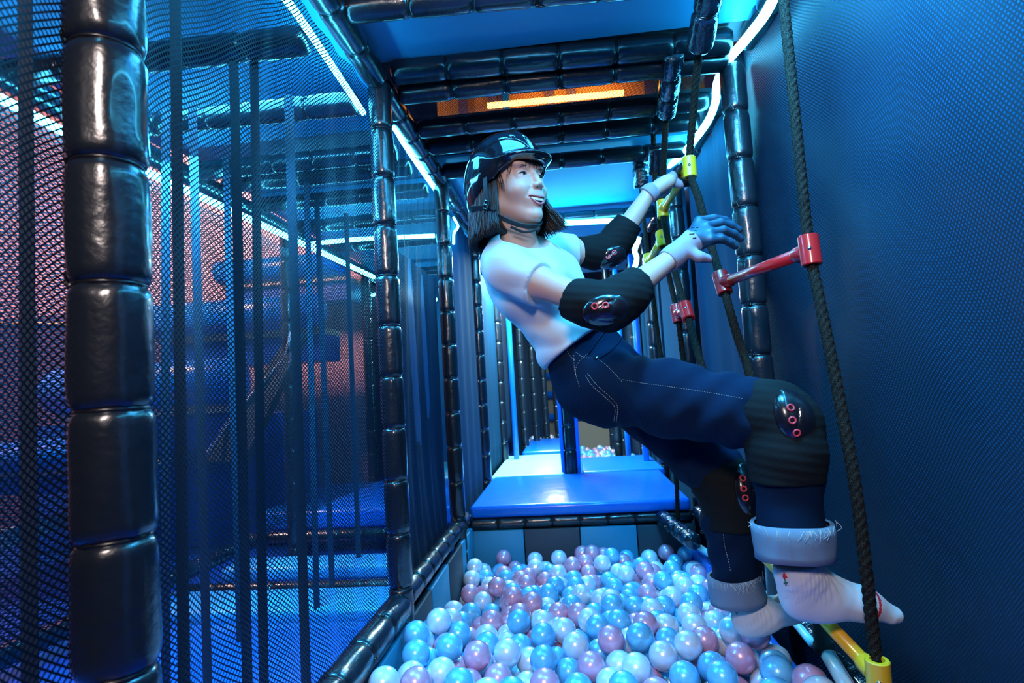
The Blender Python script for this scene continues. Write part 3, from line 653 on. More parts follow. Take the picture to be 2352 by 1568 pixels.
LIPM = mat('lip', (.58, .15, .16), .4); TOOTH = mat('teeth', (.78, .72, .64), .35); MOUTHM = mat('mouth', (.10, .015, .02), .6)
EYEW = mat('eye white', (.75, .72, .72), .2); IRIS = mat('dark iris', (.015, .008, .006), .1, coat=1)
THREAD = mat('pale stitching', (.55, .55, .50), .7); NECKB = mat('teal collar band', (.02, .22, .20), .7)
def V3(p): return np.array([p[0], p[1], p[2]], float)
class Field:
    def __init__(s, lo, hi, h):
        s.h = h; s.lo = np.array(lo, float); n = np.ceil((np.array(hi)-s.lo)/h).astype(int)+1
        s.ax = [s.lo[i]+h*np.arange(n[i]) for i in range(3)]; s.D = np.full(n, .05, np.float32)
    def grid(s, lo=None, hi=None):
        sl = []
        for i in range(3):
            a = 0 if lo is None else max(0, int((lo[i]-s.lo[i])/s.h)); b = len(s.ax[i]) if hi is None else min(len(s.ax[i]), int((hi[i]-s.lo[i])/s.h)+2)
            if b <= a: return None
            sl.append(slice(a, b))
        return tuple(sl), s.ax[0][sl[0]][:, None, None], s.ax[1][sl[1]][None, :, None], s.ax[2][sl[2]][None, None, :]
    def comb(s, sl, d, k, op):
        D = s.D[sl]
        if op == '-': d = -d; m = np.maximum(D, d) if k <= 0 else -s.smin(-D, -d, k)
        elif op == '&': m = np.maximum(D, d)
        else: m = s.smin(D, d, k) if k > 0 else np.minimum(D, d)
        s.D[sl] = m
    @staticmethod
    def smin(a, b, k):
        h = np.clip(.5+.5*(b-a)/k, 0, 1); return b*(1-h)+a*h-k*h*(1-h)
    def cap(s, a, b, ra, rb=None, k=.01, op='+'):
        rb = ra if rb is None else rb; a, b = V3(a), V3(b); m = max(ra, rb)+.03+k
        g = s.grid(np.minimum(a, b)-m, np.maximum(a, b)+m)
        if g is None: return s
        sl, X, Y, Z = g; d = b-a; L = d@d+1e-12
        t = np.clip(((X-a[0])*d[0]+(Y-a[1])*d[1]+(Z-a[2])*d[2])/L, 0, 1)
        q = np.sqrt((X-a[0]-t*d[0])**2+(Y-a[1]-t*d[1])**2+(Z-a[2]-t*d[2])**2)-(ra+(rb-ra)*t)
        s.comb(sl, q, k, op); return s
    def chain(s, pts, rad, k=.01, op='+'):
        for i in range(len(pts)-1): s.cap(pts[i], pts[i+1], rad[i], rad[i+1], k, op)
        return s
    def ell(s, c, A, r, k=.01, op='+'):
        """A: 3 orthonormal axes rows; r: radii"""
        c = V3(c); A = np.array([V3(a) for a in A]); m = max(r)+.03+k
        g = s.grid(c-m, c+m)
        if g is None: return s
        sl, X, Y, Z = g; x, y, z = X-c[0], Y-c[1], Z-c[2]
        p = [(x*a[0]+y*a[1]+z*a[2])/q for a, q in zip(A, r)]; k0 = np.sqrt(p[0]**2+p[1]**2+p[2]**2)
        k1 = np.sqrt((p[0]/r[0])**2+(p[1]/r[1])**2+(p[2]/r[2])**2)+1e-9
        s.comb(sl, k0*(k0-1)/k1, k, op); return s
    def plane(s, p, n, op='&', lim=None):
        """keep side opposite n within optional ball lim=(c,r)"""
        p, n = V3(p), V3(n); n = n/np.linalg.norm(n)
        if lim: c = V3(lim[0]); g = s.grid(c-lim[1], c+lim[1])
        else: g = s.grid()
        sl, X, Y, Z = g; d = (X-p[0])*n[0]+(Y-p[1])*n[1]+(Z-p[2])*n[2]
        if lim:
            inside = (X-c[0])**2+(Y-c[1])**2+(Z-c[2])**2 < lim[1]**2
            s.D[sl] = np.where(inside, np.maximum(s.D[sl], d), s.D[sl])
        else: s.D[sl] = np.maximum(s.D[sl], d)
        return s
    def fn(s, f):
        sl, X, Y, Z = s.grid(); s.D = f(s.D, X, Y, Z).astype(np.float32); return s
    def mesh(s):
        D = s.D; I = D < 0; nx, ny, nz = D.shape
        cnt = np.zeros((nx-1, ny-1, nz-1), np.int8)
        for a in (0, 1):
            for b in (0, 1):
                for c in (0, 1): cnt += I[a:nx-1+a, b:ny-1+b, c:nz-1+c]
        act = (cnt > 0) & (cnt < 8); idx = np.argwhere(act); N = len(idx)
        acc = np.zeros((N, 3)); w = np.zeros(N); i, j, k = idx.T
        for ax in range(3):
            o1, o2 = [q for q in range(3) if q != ax]
            for a in (0, 1):
                for b in (0, 1):
                    off = [0, 0, 0]; off[o1] = a; off[o2] = b; off2 = off.copy(); off2[ax] = 1
                    d0 = D[i+off[0], j+off[1], k+off[2]]; d1 = D[i+off2[0], j+off2[1], k+off2[2]]; cr = (d0 < 0) != (d1 < 0)
                    t = np.where(cr, d0/np.where(cr, d0-d1, 1), 0); p = np.tile(np.array(off, float), (N, 1)); p[:, ax] += t
                    acc += p*cr[:, None]; w += cr
        V = (idx+acc/w[:, None])*s.h+s.lo
        M = np.full(act.shape, -1, np.int64); M[i, j, k] = np.arange(N); F = []
        for ax in range(3):
            o1, o2 = (ax+1) % 3, (ax+2) % 3
            s0 = [slice(None)]*3; s1 = [slice(None)]*3; s0[ax] = slice(0, D.shape[ax]-1); s1[ax] = slice(1, None)
            A0, A1 = I[tuple(s0)], I[tuple(s1)]; e = np.argwhere(A0 != A1)
            e = e[(e[:, o1] > 0) & (e[:, o2] > 0) & (e[:, o1] < D.shape[o1]-1) & (e[:, o2] < D.shape[o2]-1)]
            def g(d1, d2): q = e.copy(); q[:, o1] += d1; q[:, o2] += d2; return M[q[:, 0], q[:, 1], q[:, 2]]
            q = np.stack([g(-1, -1), g(0, -1), g(0, 0), g(-1, 0)], 1); fl = A0[e[:, 0], e[:, 1], e[:, 2]]
            q[~fl] = q[~fl][:, ::-1]; F.append(q)
        F = np.concatenate(F); return V, F[(F >= 0).all(1)]
def nmesh(name, V, F, mats, fmat=None, parent=None):
    me = bpy.data.meshes.new(name); me.vertices.add(len(V)); me.vertices.foreach_set('co', np.asarray(V, np.float32).ravel())
    n = F.shape[1]; me.loops.add(len(F)*n); me.loops.foreach_set('vertex_index', F.astype(np.int32).ravel()); me.polygons.add(len(F))
    me.polygons.foreach_set('loop_start', np.arange(0, len(F)*n, n, dtype=np.int32)); me.polygons.foreach_set('loop_total', np.full(len(F), n, np.int32))
    for m in mats: me.materials.append(m)
    if fmat is not None: me.polygons.foreach_set('material_index', fmat(V[F].mean(1)).astype(np.int32))
    me.polygons.foreach_set('use_smooth', np.ones(len(F), bool)); me.update()
    return mesh_obj(name, me, None, parent)
def smoothv(V, F, it=1, lam=.5):
    for _ in range(it):
        A = np.zeros_like(V); c = np.zeros(len(V))
        for a, b in ((0, 1), (1, 2), (2, 3), (3, 0)):
            np.add.at(A, F[:, a], V[F[:, b]]); np.add.at(A, F[:, b], V[F[:, a]]); np.add.at(c, F[:, a], 1); np.add.at(c, F[:, b], 1)
        V = V*(1-lam)+lam*A/np.maximum(c, 1)[:, None]
    return V
from mathutils.bvhtree import BVHTree
def bvh(o):
    me = o.data; return BVHTree.FromPolygons([v.co.copy() for v in me.vertices], [tuple(p.vertices) for p in me.polygons])
def hit(bt, px, py, off=.001):
    d = atY(px, py, 1).normalized(); r = bt.ray_cast(Vector((0, 0, 0)), d)
    return None if r[0] is None else (r[0]+r[1]*off*(1 if r[1].dot(d) < 0 else -1), r[1]*(1 if r[1].dot(d) < 0 else -1))
def on(bt, pts, off=.001, k=5):
    out = []
    P = catmull([Vector((x, y, 0)) for x, y in pts], k)
    for p in P:
        h_ = hit(bt, p.x, p.y, off)
        if h_ and (not out or (h_[0]-out[-1]).length < .06): out.append(h_[0])
    return out
PE = empty('person', (0, 0, 0), label='smiling young woman in helmet, white T-shirt and jeans leaning back from the rope ladder', cat='person')
def rel(o): return o
# ---- skeleton (pixel, pixel, depth) ----
J = dict(neck=(1178, 548, 1.50), shN=(1168, 622, 1.385), shF=(1272, 580, 1.67), elN=(1392, 708, 1.27), wrN=(1546, 590, 1.37), elF=(1402, 578, 1.76), wrF=(1492, 443, 1.74),
         chest=(1225, 655, 1.52), waist=(1318, 770, 1.53), pelv=(1385, 862, 1.54), hipN=(1418, 890, 1.45), hipF=(1440, 885, 1.62), knN=(1800, 965, 1.26), anN=(1832, 1310, 1.25), knF=(1672, 1110, 1.50), anF=(1706, 1385, 1.48))
J = {k: atY(*v) for k, v in J.items()}
lat = (J['shF']-J['shN']).normalized(); spine = (atY(1195, 590, 1.51)-J['pelv']).normalized(); lat = (lat-spine*lat.dot(spine)).normalized(); front = lat.cross(spine)*-1
if front.x < 0: front = -front
def tor(base, f=0, l=0, s=0): return base+front*f+lat*l+spine*s
TA = (front, lat, spine)
# head frame
H0 = atY(1166, 426, 1.47)
hf = Vector((.757, -.653, .03)).normalized(); hu = Vector((-.05, -.045, 1)); hu = (hu-hf*hu.dot(hf)).normalized(); hl = hu.cross(hf)
HA = (hf, hl, hu)
def hp(f, l, u): return H0+hf*f+hl*l+hu*u
def fp(f, l, u): return hp(f+.011, l, u)
MS = [x/8 for x in range(-8, 9)]; MSURF = {}
def surf(F, l, u):
    f = .14
    while f > .02:
        p = fp(f, l, u); i = [int(round((p[k]-F.lo[k])/F.h)) for k in range(3)]
        if F.D[tuple(i)] < .0: return f+F.h*.3
        f -= F.h*.5
    return f
def mouthp(t, du, df=0): return fp(MSURF[t]+df, t*.0290, -.0670+.0050*t*t+du)
def head_field(h):
    F = Field([H0.x-.16, H0.y-.16, H0.z-.30], [H0.x+.17, H0.y+.16, H0.z+.16], h)
    F.ell(hp(-.010, 0, .030), HA, (.096, .076, .092), 0)
    F.ell(fp(.034, 0, -.035), HA, (.058, .056, .082), .03)
    for s in (-1, 1):
        F.cap(fp(-.012, s*.047, -.060), fp(.058, s*.013, -.104), .019, .013, .03)
        F.ell(fp(.060, s*.036, -.040), HA, (.024, .024, .022), .022)
        F.ell(fp(.072, s*.030, .022), HA, (.014, .024, .010), .014)
    F.ell(fp(.074, 0, -.106), HA, (.015, .016, .013), .022)
    F.ell(fp(.076, 0, -.064), HA, (.020, .028, .022), .018)
    # nose
    F.chain([fp(.083, 0, .006), fp(.092, 0, -.014), fp(.101, 0, -.031)], [.006, .0062, .0078], .011)
    for s in (-1, 1): F.ell(fp(.097, s*.0105, -.036), HA, (.008, .007, .006), .006)
    for s in (-1, 1): F.cap(fp(.101, s*.006, -.0425), fp(.099, s*.007, -.038), .0022, .0018, .002, '-')
    # eyes
    for s in (-1, 1):
        F.ell(fp(.090, s*.031, -.002), HA, (.010, .019, .010), .010, '-')
        F.ell(fp(.0665, s*.031, -.003), HA, (.0165, .0170, .0150), .004)
        F.ell(fp(.088, s*.032, -.0035), HA, (.014, .0142, .0034), .0015, '-')
        F.cap(fp(.078, s*.021, -.0135), fp(.074, s*.043, -.0125), .0035, .0030, .008)
    # smile mouth
    for q in MS: MSURF[q] = surf(F, q*.0290, -.0670+.0050*q*q)
    for q in (-1, 1): MSURF[q] = MSURF[q*.875]-.005
    for q0, q1 in zip(MS, MS[1:]):
        if abs(q0) < .95 and abs(q1) < .95: F.cap(mouthp(q0, -.005*(1-q0*q0), -.004), mouthp(q1, -.005*(1-q1*q1), -.004), .0012+.0066*(1-q0*q0), .0012+.0066*(1-q1*q1), .0015, '-')
    for s in (-1, 1): F.cap(fp(surf(F, s*.027, -.045)+.001, s*.027, -.045), fp(surf(F, s*.033, -.062)+.001, s*.033, -.062), .0012, .0012, .008, '-')
    # ears and neck
    for s in (-1, 1): F.ell(hp(-.012, s*.078, -.012), HA, (.020, .008, .030), .006)
    F.chain([hp(-.030, 0, -.050), atY(1180, 530, 1.50), atY(1185, 560, 1.51), J['chest']], [.052, .046, .050, .07], .03)
    return F
def mm(Fl, sm=1):
    V, F = Fl.mesh()
    if sm: V = smoothv(V, F, sm)
    return V, F
# ---- one continuous skin body (coarse body + fine head share the neck field) ----
hV, hF = mm(head_field(.0017))
B = Field([-.42, .95, -.62], [.78, 2.0, .62], .0055)
def body_limbs(B, e=0):
    B.chain([atY(1180, 530, 1.50), atY(1188, 570, 1.51)], [.044+e, .05+e], .03)
    for s, sh, el, wr in ((0, 'shN', 'elN', 'wrN'), (1, 'shF', 'elF', 'wrF')):
        B.chain([tor(J['chest'], 0, (-1, 1)[s]*.08, .07), J[sh], J[sh].lerp(J[el], .35), J[el], J[el].lerp(J[wr], .3), J[wr]], [.040+e, .041+e, .037+e, .031+e, .034+e, .0225+e], .02)
    return B
body_limbs(B)
B.ell(tor(J['chest'], -.0, 0, .0), TA, (.085, .130, .135), .03).ell(J['waist'], TA, (.078, .108, .11), .04).ell(J['pelv'], TA, (.09, .135, .10), .04)
for a, b, c in (('hipN', 'knN', 'anN'), ('hipF', 'knF', 'anF')):
    B.chain([J[a], J[a].lerp(J[b], .5), J[b], J[b].lerp(J[c], .3), J[c]], [.078, .064, .048, .046, .030], .02)
for a, toe in (('anN', atY(2030, 1406, 1.27)), ('anF', atY(1860, 1385, 1.43))):
    hl_ = J[a]+Vector((-.006, 0, -.055)); B.chain([J[a], hl_, J[a].lerp(toe, .6), toe], [.024, .018, .020, .008], .01)
B.cap(J['wrN'], atY(1625, 540, 1.40), .022, .026, .01).cap(J['wrF'], atY(1535, 415, 1.75), .022, .024, .01)
bV, bF = mm(B)
keep = ~((bV[:, 2] > hp(0, 0, -.150).z) & (np.linalg.norm(bV-V3(H0), axis=1) < .16))
bF = bF[keep[bF].all(1)]
V = np.concatenate([bV, hV]); F = np.concatenate([bF, hF+len(bV)])
body = nmesh('body', V, F, [SKIN], None, PE)
# eyes, brows, lips, teeth
for s in (-1, 1):
    bm = bmesh.new(); bmesh.ops.create_uvsphere(bm, u_segments=24, v_segments=16, radius=.0132)
    e = bmo('eyeball', bm, EYEW, PE, True, loc=fp(.0685, s*.031, -.003))
    bm = bmesh.new(); bmesh.ops.create_uvsphere(bm, u_segments=20, v_segments=12, radius=.0062)
    ir = bmo('iris', bm, IRIS, e, True, loc=hf*.0090+hl*.0012); 
    tube('eyelash', [fp(.0842-.0048*abs(t)**2-(.001 if s*t < 0 else .0024)*abs(t), s*.032+t*.0145, -.0003-.0034*t*t) for t in [x/4 for x in range(-4, 5)]], lambda t: .0006+.0011*math.sin(PI*t), HAIRM, PE, 6)
    tube('eyebrow', [fp(.0865-.006*t*t-.002*s*t*s, s*.032+t*.018, .0165-.004*t*t) for t in [x/4 for x in range(-4, 5)]], lambda t: .0004+.0009*math.sin(PI*t), mat('brow', (.12, .07, .055), .9), PE, 6)
ms = MS
tube('upper_lip', [mouthp(t, .0038-.0012*(1-abs(t))**3-.0020*t*t, -.0014) for t in ms], lambda t: .0008+.0019*math.sin(PI*t), LIPM, PE, 10)
tube('lower_lip', [mouthp(t, -.0150*(1-t*t)-.0005, -.0012-.003*(1-t*t)) for t in ms], lambda t: .0008+.0028*math.sin(PI*t), LIPM, PE, 10)
v = [mouthp(t, .002*(1-t*t), -.009) for t in ms]+[mouthp(t, -.011*(1-t*t), -.009) for t in ms]
pyd('mouth_lining', v, [(i, i+1, i+18, i+17) for i in range(16)], MOUTHM, PE)
for i in range(8):
    t = (i-3.5)/5.2; c = fp(float(np.interp(t, MS, [MSURF[q] for q in MS]))-.0048, t*.0275, -.0697+.0050*t*t-.0006*(abs(i-3.5) > 1)); w = .0041 if abs(i-3.5) < 1 else .0034
    bm = bmesh.new(); boxm(bm, (-.0018, -w/1.05, -.0042), (.0018, w/1.05, .0035), .0012, 2)
    o = bmo('tooth', bm, TOOTH, PE, True); o.matrix_world = Matrix(((hf.x, hl.x, hu.x, c.x), (hf.y, hl.y, hu.y, c.y), (hf.z, hl.z, hu.z, c.z), (0, 0, 0, 1)))@Matrix.Rotation(-t*.45*-1, 4, 'Z')
# ---- hair ----
hm = []
hv, hfc = [], []
rh = random.Random(4)
def lock(p, w):
    n0 = len(hv); v, f = tube_geo(p, lambda t: w*(1-.75*t**3), 4); hv.extend(v); hfc.extend([tuple(i+n0 for i in q) for q in f])
for i in range(3200):
    th = rh.uniform(-2.75, 2.75)                     # 0 = back, +/- towards face; + = her left (far)
    side = 1 if th > 0 else -1; a_ = abs(th); q = rh.uniform(.90, 1.03)
    fr = -math.cos(a_); la = math.sin(a_)*side
    lim = 2.02 if side < 0 else 2.25
    if a_ > lim: continue
    base = hp(-.012+.100*fr*q, .080*la*q, rh.uniform(.00, .03))
    flare = .012+.02*rh.random()
    end_u = -.150+.018*rh.random()-.012*math.cos(a_)
    fwd = (.030 if side > 0 else .006)*max(0, a_-.9)
    mid = hp(-.018+.106*fr*q+fwd*.6, .089*la*q+.002*side, -.065)
    end = hp(-.022+(.104+flare*.4)*fr*q+fwd*1.7, (.086+flare*.4)*la*q+(.01*side if a_ > 1.2 else 0), end_u)
    lock(catmull([base, mid+hf*rh.uniform(-.004, .004)+hl*rh.uniform(-.002, .003), mid.lerp(end, .55)+hf*rh.uniform(-.006, .006)+hl*rh.uniform(-.003, .003), end+hf*rh.uniform(-.009, .009)], 3), rh.uniform(.0006, .0016))
for i in range(70):                                   # fringe
    la = rh.uniform(-.062, .062); f0 = .091-.35*abs(la)*abs(la)/.06
    tip = rh.uniform(.010, .026) if abs(la) < .05 else rh.uniform(-.03, .01)
    lock(catmull([hp(f0-.008, la, .06), hp(f0+.009, la*1.05, .038), hp(f0+.009-.02*(abs(la) > .05), la*1.10+rh.uniform(-.004, .004), tip)], 3), rh.uniform(.0005, .0012))
for i in range(26):                                   # sideburn wisps beside the strap
    u1 = rh.uniform(-.055, -.02); f0 = rh.uniform(.022, .045)
    lock(catmull([hp(f0-.01, -.070, .03), hp(f0+.006, -.069, 0), hp(f0+rh.uniform(-.008, .012), -.064, u1)], 3), rh.uniform(.0004, .0010))
hair = pyd('hair', hv, hfc, HAIRM, PE, True); hair['kind'] = 'stuff'
hb = Field([H0.x-.16, H0.y-.16, H0.z-.2], [H0.x+.16, H0.y+.16, H0.z+.12], .004)
hb.ell(hp(-.014, 0, .01), HA, (.100, .084, .088), 0).ell(hp(-.030, 0, -.07), HA, (.082, .080, .080), .03)
hb.ell(hp(.075, -.02, -.04), HA, (.085, .088, .15), .01, '-').plane(hp(0, 0, -.138), -hu)
hb.ell(hp(.005, .074, -.05), HA, (.045, .020, .085), .015)
hV2, hF2 = mm(hb); nmesh('hair_mass', hV2, hF2, [HAIRM], None, PE)
# ---- helmet ----
ek = np.array([(-.13, -.098), (-.10, -.094), (-.08, -.084), (-.055, -.062), (-.023, -.030), (0, -.014), (.037, -.006), (.055, .010), (.09, .030), (.16, .024)])
he = Field([H0.x-.17, H0.y-.17, H0.z-.12], [H0.x+.18, H0.y+.17, H0.z+.16], .0028)
he.ell(hp(-.006, 0, .024), HA, (.120, .099, .116), 0).ell(hp(-.006, 0, .030), HA, (.1225, .026, .1145), .003)
he.ell(hp(-.046, 0, -.025), HA, (.084, .086, .096), .03)
he.ell(hp(.042, 0, .040), HA, (.100, .086, .017), .010)
def cut(D, X, Y, Z):
    f = (X-H0.x)*hf.x+(Y-H0.y)*hf.y+(Z-H0.z)*hf.z; u = (X-H0.x)*hu.x+(Y-H0.y)*hu.y+(Z-H0.z)*hu.z
    return np.maximum(D, (np.interp(f, ek[:, 0], ek[:, 1])-u)*.8)
he.fn(cut); he.ell(hp(-.006, 0, .008), HA, (.112, .090, .114), .0, '-'); he.ell(hp(-.04, 0, -.05), HA, (.080, .078, .11), .0, '-')
# raised centre ridge and round vents
for s in (-1, 1): he.cap(hp(.070, s*.036, .090), hp(.080, s*.042, .150), .0055, .0055, .002, '-')
V, F = mm(he, 2); hel = nmesh('helmet', V, F, [HELM], None, PE); hel['label'] = 'glossy black helmet with short brim'
def ribbon(name, pts, w, m, th=.0016, parent=None, n0=None, k=6):
    """flat strap along pts; faces the viewer side of the head"""
    P_ = catmull(pts, k); v = []; f = []
    for i, p in enumerate(P_):
        t = (P_[min(i+1, len(P_)-1)]-P_[max(i-1, 0)]).normalized(); n = (n0(p) if n0 else (p-H0)).normalized(); n = (n-t*n.dot(t)).normalized(); b = t.cross(n)
        for q in (b*w/2, -b*w/2, -b*w/2+n*th, b*w/2+n*th): v.append(p+q)
    for i in range(len(P_)-1):
        for q in range(4): a_, b_ = i*4+q, i*4+(q+1) % 4; f.append((a_, b_, b_+4, a_+4))
    f += [(0, 1, 2, 3), tuple(len(v)-4+q for q in (3, 2, 1, 0))]
    return pyd(name, v, f, m, parent or PE, False)
nc = lambda p: -p.normalized()
ribbon('chin_strap', [hp(.016, -.094, .002), hp(.018, -.099, -.03), hp(.016, -.098, -.062)], .013, WEB)
ribbon('chin_strap', [hp(-.066, -.086, -.058), hp(-.04, -.100, -.062), hp(.006, -.101, -.074)], .013, WEB)
ribbon('chin_strap', [hp(.014, -.098, -.078), hp(.036, -.078, -.105), hp(.060, -.040, -.128), hp(.078, -.006, -.134), hp(.07, .03, -.125), hp(.03, .072, -.09), hp(.01, .086, -.03)], .014, WEB)
ribbon('chin_strap', [hp(.045, -.055, -.130), hp(.062, -.022, -.146), hp(.085, .01, -.140)], .008, WEB)
for (f_, u_, w_, h_) in ((.016, -.070, .020, .024), (.026, -.090, .020, .014)):
    c = hp(f_, -.101 if u_ > -.08 else -.090, u_)
    bm = bmesh.new(); boxm(bm, (-w_/2, -.002, -h_/2), (w_/2, .003, -h_/2+.004), .001); boxm(bm, (-w_/2, -.002, h_/2-.004), (w_/2, .003, h_/2), .001); boxm(bm, (-w_/2, -.002, -h_/2), (-w_/2+.003, .003, h_/2), .001); boxm(bm, (w_/2-.003, -.002, -h_/2), (w_/2, .003, h_/2), .001); boxm(bm, (-w_/2+.003, -.001, -.002), (w_/2-.003, .002, .002), .0005)
    o = bmo('buckle', bm, CAPM, PE, True); o.matrix_world = Matrix(((hf.x, hl.x, hu.x, c.x), (hf.y, hl.y, hu.y, c.y), (hf.z, hl.z, hu.z, c.z), (0, 0, 0, 1)))@Matrix.Rotation(.5, 4, 'Y')
def fold(D, X, Y, Z, amp, fr, seed=0):
    return D+amp*(np.sin(X*fr+Z*fr*.7+1.3*np.sin(Y*fr*.6+seed))*np.sin(Z*fr*.8-Y*fr*.5+seed*2))
# ---- T-shirt ----
T = Field([-.36, 1.15, -.05], [.46, 1.95, .56], .0038)
T.ell(tor(J['chest'], .002, 0, .01), TA, (.108, .150, .165), .0)
T.ell(tor(J['chest'], .055, -.06, -.015), TA, (.060, .062, .065), .045).ell(tor(J['chest'], .055, .06, -.015), TA, (.060, .062, .065), .045)
T.ell(tor(J['waist'], 0, 0, .02), TA, (.098, .132, .14), .05)
T.ell(tor(J['waist'], -.004, 0, -.02), TA, (.106, .142, .08), .03)
SL = Field([-.36, 1.15, -.05], [.46, 1.95, .56], .0038)
for s, sh, el in ((-1, 'shN', 'elN'), (1, 'shF', 'elF')):
    SL.chain([tor(J['chest'], -.01, s*.06, .09), J[sh]+spine*.004, J[sh].lerp(J[el], .42)], [.058, .056, .055], .028)
    c = J[sh].lerp(J[el], .34); SL.plane(c, (J[el]-J[sh]), lim=(J[sh].lerp(J[el], .52), .13))
T.D = Field.smin(T.D, SL.D, .02)
T.cap(atY(1182, 540, 1.50), atY(1190, 575, 1.51), .052, .085, .02)
T.fn(lambda D, X, Y, Z: fold(D, X, Y, Z, .0025, 42)+.003-.0085*np.abs(np.sin((X*spine.x+Z*spine.z)*48+(X*lat.x+Y*lat.y)*16+(X*front.x+Z*front.z)*26+.6*np.sin(X*40+Z*25)))**1.5*np.exp(-(((X-J['waist'].x+.02)**2+(Z-J['waist'].z-.03)**2)/.016))-.006*np.abs(np.sin((X*.5+Z)*62+Y*20))*np.exp(-(((X-J['shN'].x-.03)**2+(Z-J['shN'].z+.06)**2+(Y-J['shN'].y)**2)/.005)))
T.plane(tor(J['waist'], 0, 0, -.030), -(spine-front*.10+lat*.10))
T.ell(atY(1214, 538, 1.465), TA, (.100, .082, .056), .004, '-')
V, F = mm(T, 2); shirt = nmesh('t_shirt', V, F, [SHIRT], None, PE); shirt['label'] = 'white cotton T-shirt'
# ---- jeans ----
G = Field([-.12, .95, -.55], [.72, 1.85, .30], .0042)
G.ell(J['waist'], TA, (.087, .120, .09), 0).ell(tor(J['pelv'], -.012, 0, .075), TA, (.096, .134, .075), .03).ell(tor(J['pelv'], -.015, 0, -.0), TA, (.118, .152, .105), .03)
G.ell(tor(J['hipN'], -.035, .01, .0), TA, (.085, .080, .09), .04).ell(tor(J['hipF'], -.035, -.01, .0), TA, (.085, .080, .09), .04)
for a, b, c, cz in (('hipN', 'knN', 'anN', atY(1818, 1235, 1.25)), ('hipF', 'knF', 'anF', atY(1690, 1330, 1.48))):
    G.chain([J[a], J[a].lerp(J[b], .35), J[a].lerp(J[b], .75), J[b], J[b].lerp(cz, .4), cz], [.094, .090, .076, .062, .066, .066 if a == 'hipN' else .056], .03)
fr_n = (J['knN']-J['hipN']).normalized(); cr_n = atY(1470, 830, 1.42)
def jf(D, X, Y, Z):
    x, y, z = X-J['hipN'].x, Y-J['hipN'].y, Z-J['hipN'].z; t = x*fr_n.x+y*fr_n.y+z*fr_n.z
    r_ = (X-cr_n.x)**2+(Z-cr_n.z)**2
    D = D+.0090*np.abs(np.sin(t*52+z*30+Y*5+.5*np.sin(z*30)))**.8*np.exp(-((t-.05)/.06)**2)+.0035*np.sin(t*70-z*60)*np.exp(-((t-.25)/.10)**2)
    kx = (X-J['knN'].x)**2+(Z-J['knN'].z)**2
    D = D+.0045*np.sin((X*1.1+Z*.8)*95)*np.exp(-kx/.010)*(t > .1)
    return fold(D, X, Y, Z, .0025, 36, 2)
G.fn(jf)
wn = (spine*1-front*.12); G.plane(tor(J['waist'], 0, 0, .020), wn)
G.plane(atY(1818, 1262, 1.25), Vector((.03, 0, -1)), lim=(J['anN'], .13)).plane(atY(1690, 1352, 1.48), Vector((.05, 0, -1)), lim=(J['anF'], .12))
V, F = mm(G, 4); jeans = nmesh('jeans', V, F, [DENIM], None, PE); jeans['label'] = 'dark indigo jeans with rolled cuffs'
# rolled cuffs with frayed edge
def cuff(c0, c1, r0, r1, ax_tilt, name='jeans_cuff', seed=1):
    c0, c1 = Vector(c0), Vector(c1); ax = (c1-c0).normalized(); e1 = Vector((1, 0, 0)); e1 = (e1-ax*e1.dot(ax)).normalized(); e2 = ax.cross(e1); n = 72
    prof = [(0, r0-.008), (0, r0), (.25, r0+.001), (.5, (r0+r1)/2+.001), (.8, r1), (1, r1+.001), (1.0, r1-.006), (.8, r1-.012)]
    v = []; f = []
    for i, (t, r_) in enumerate(prof):
        for k in range(n):
            th = 2*PI*k/n; w = 1+.035*noise.noise(Vector((math.cos(th)*1.5, math.sin(th)*1.5, t*2+seed)))+.012*math.sin(th*3+seed)
            v.append(c0.lerp(c1, t)+ax*.003*math.sin(th*2+seed)*(t in (0, 1))+e1*math.cos(th)*r_*w*1.05+e2*math.sin(th)*r_*w*1.02)
    for i in range(len(prof)-1):
        for k in range(n): k2 = (k+1) % n; f.append((i*n+k, i*n+k2, (i+1)*n+k2, (i+1)*n+k))
    o = pyd(name, v, f, DENIML, PE, True); o['label'] = 'pale rolled denim cuff'
    rg = random.Random(seed); fv, ff = [], []
    for q in range(34):
        th = rg.gauss(PI/2 if q % 3 else rg.uniform(0, PI), .35); p = c0+e1*math.cos(th)*(r0+.004)*1.06+e2*math.sin(th)*(r0+.004)*1.04
        a_ = e1*rg.uniform(-.008, .008); L = rg.uniform(.006, .026)
        tv, tf = tube_geo(catmull([p+ax*-.002, p+a_+ax*L*.5+e2*.003, p+a_*rg.uniform(-1, 2)+ax*L], 3), .0005, 4); n0 = len(fv); fv += tv; ff += [tuple(i+n0 for i in t) for t in tf]
    fr_ = pyd('frayed_threads', fv, ff, THREAD, o); fr_['kind'] = 'stuff'
    return o
cuff(atY(1816, 1197, 1.25), atY(1824, 1277, 1.25), .076, .073, 0, seed=1)
cuff(atY(1684, 1318, 1.48), atY(1697, 1378, 1.48), .061, .064, 0, seed=5)
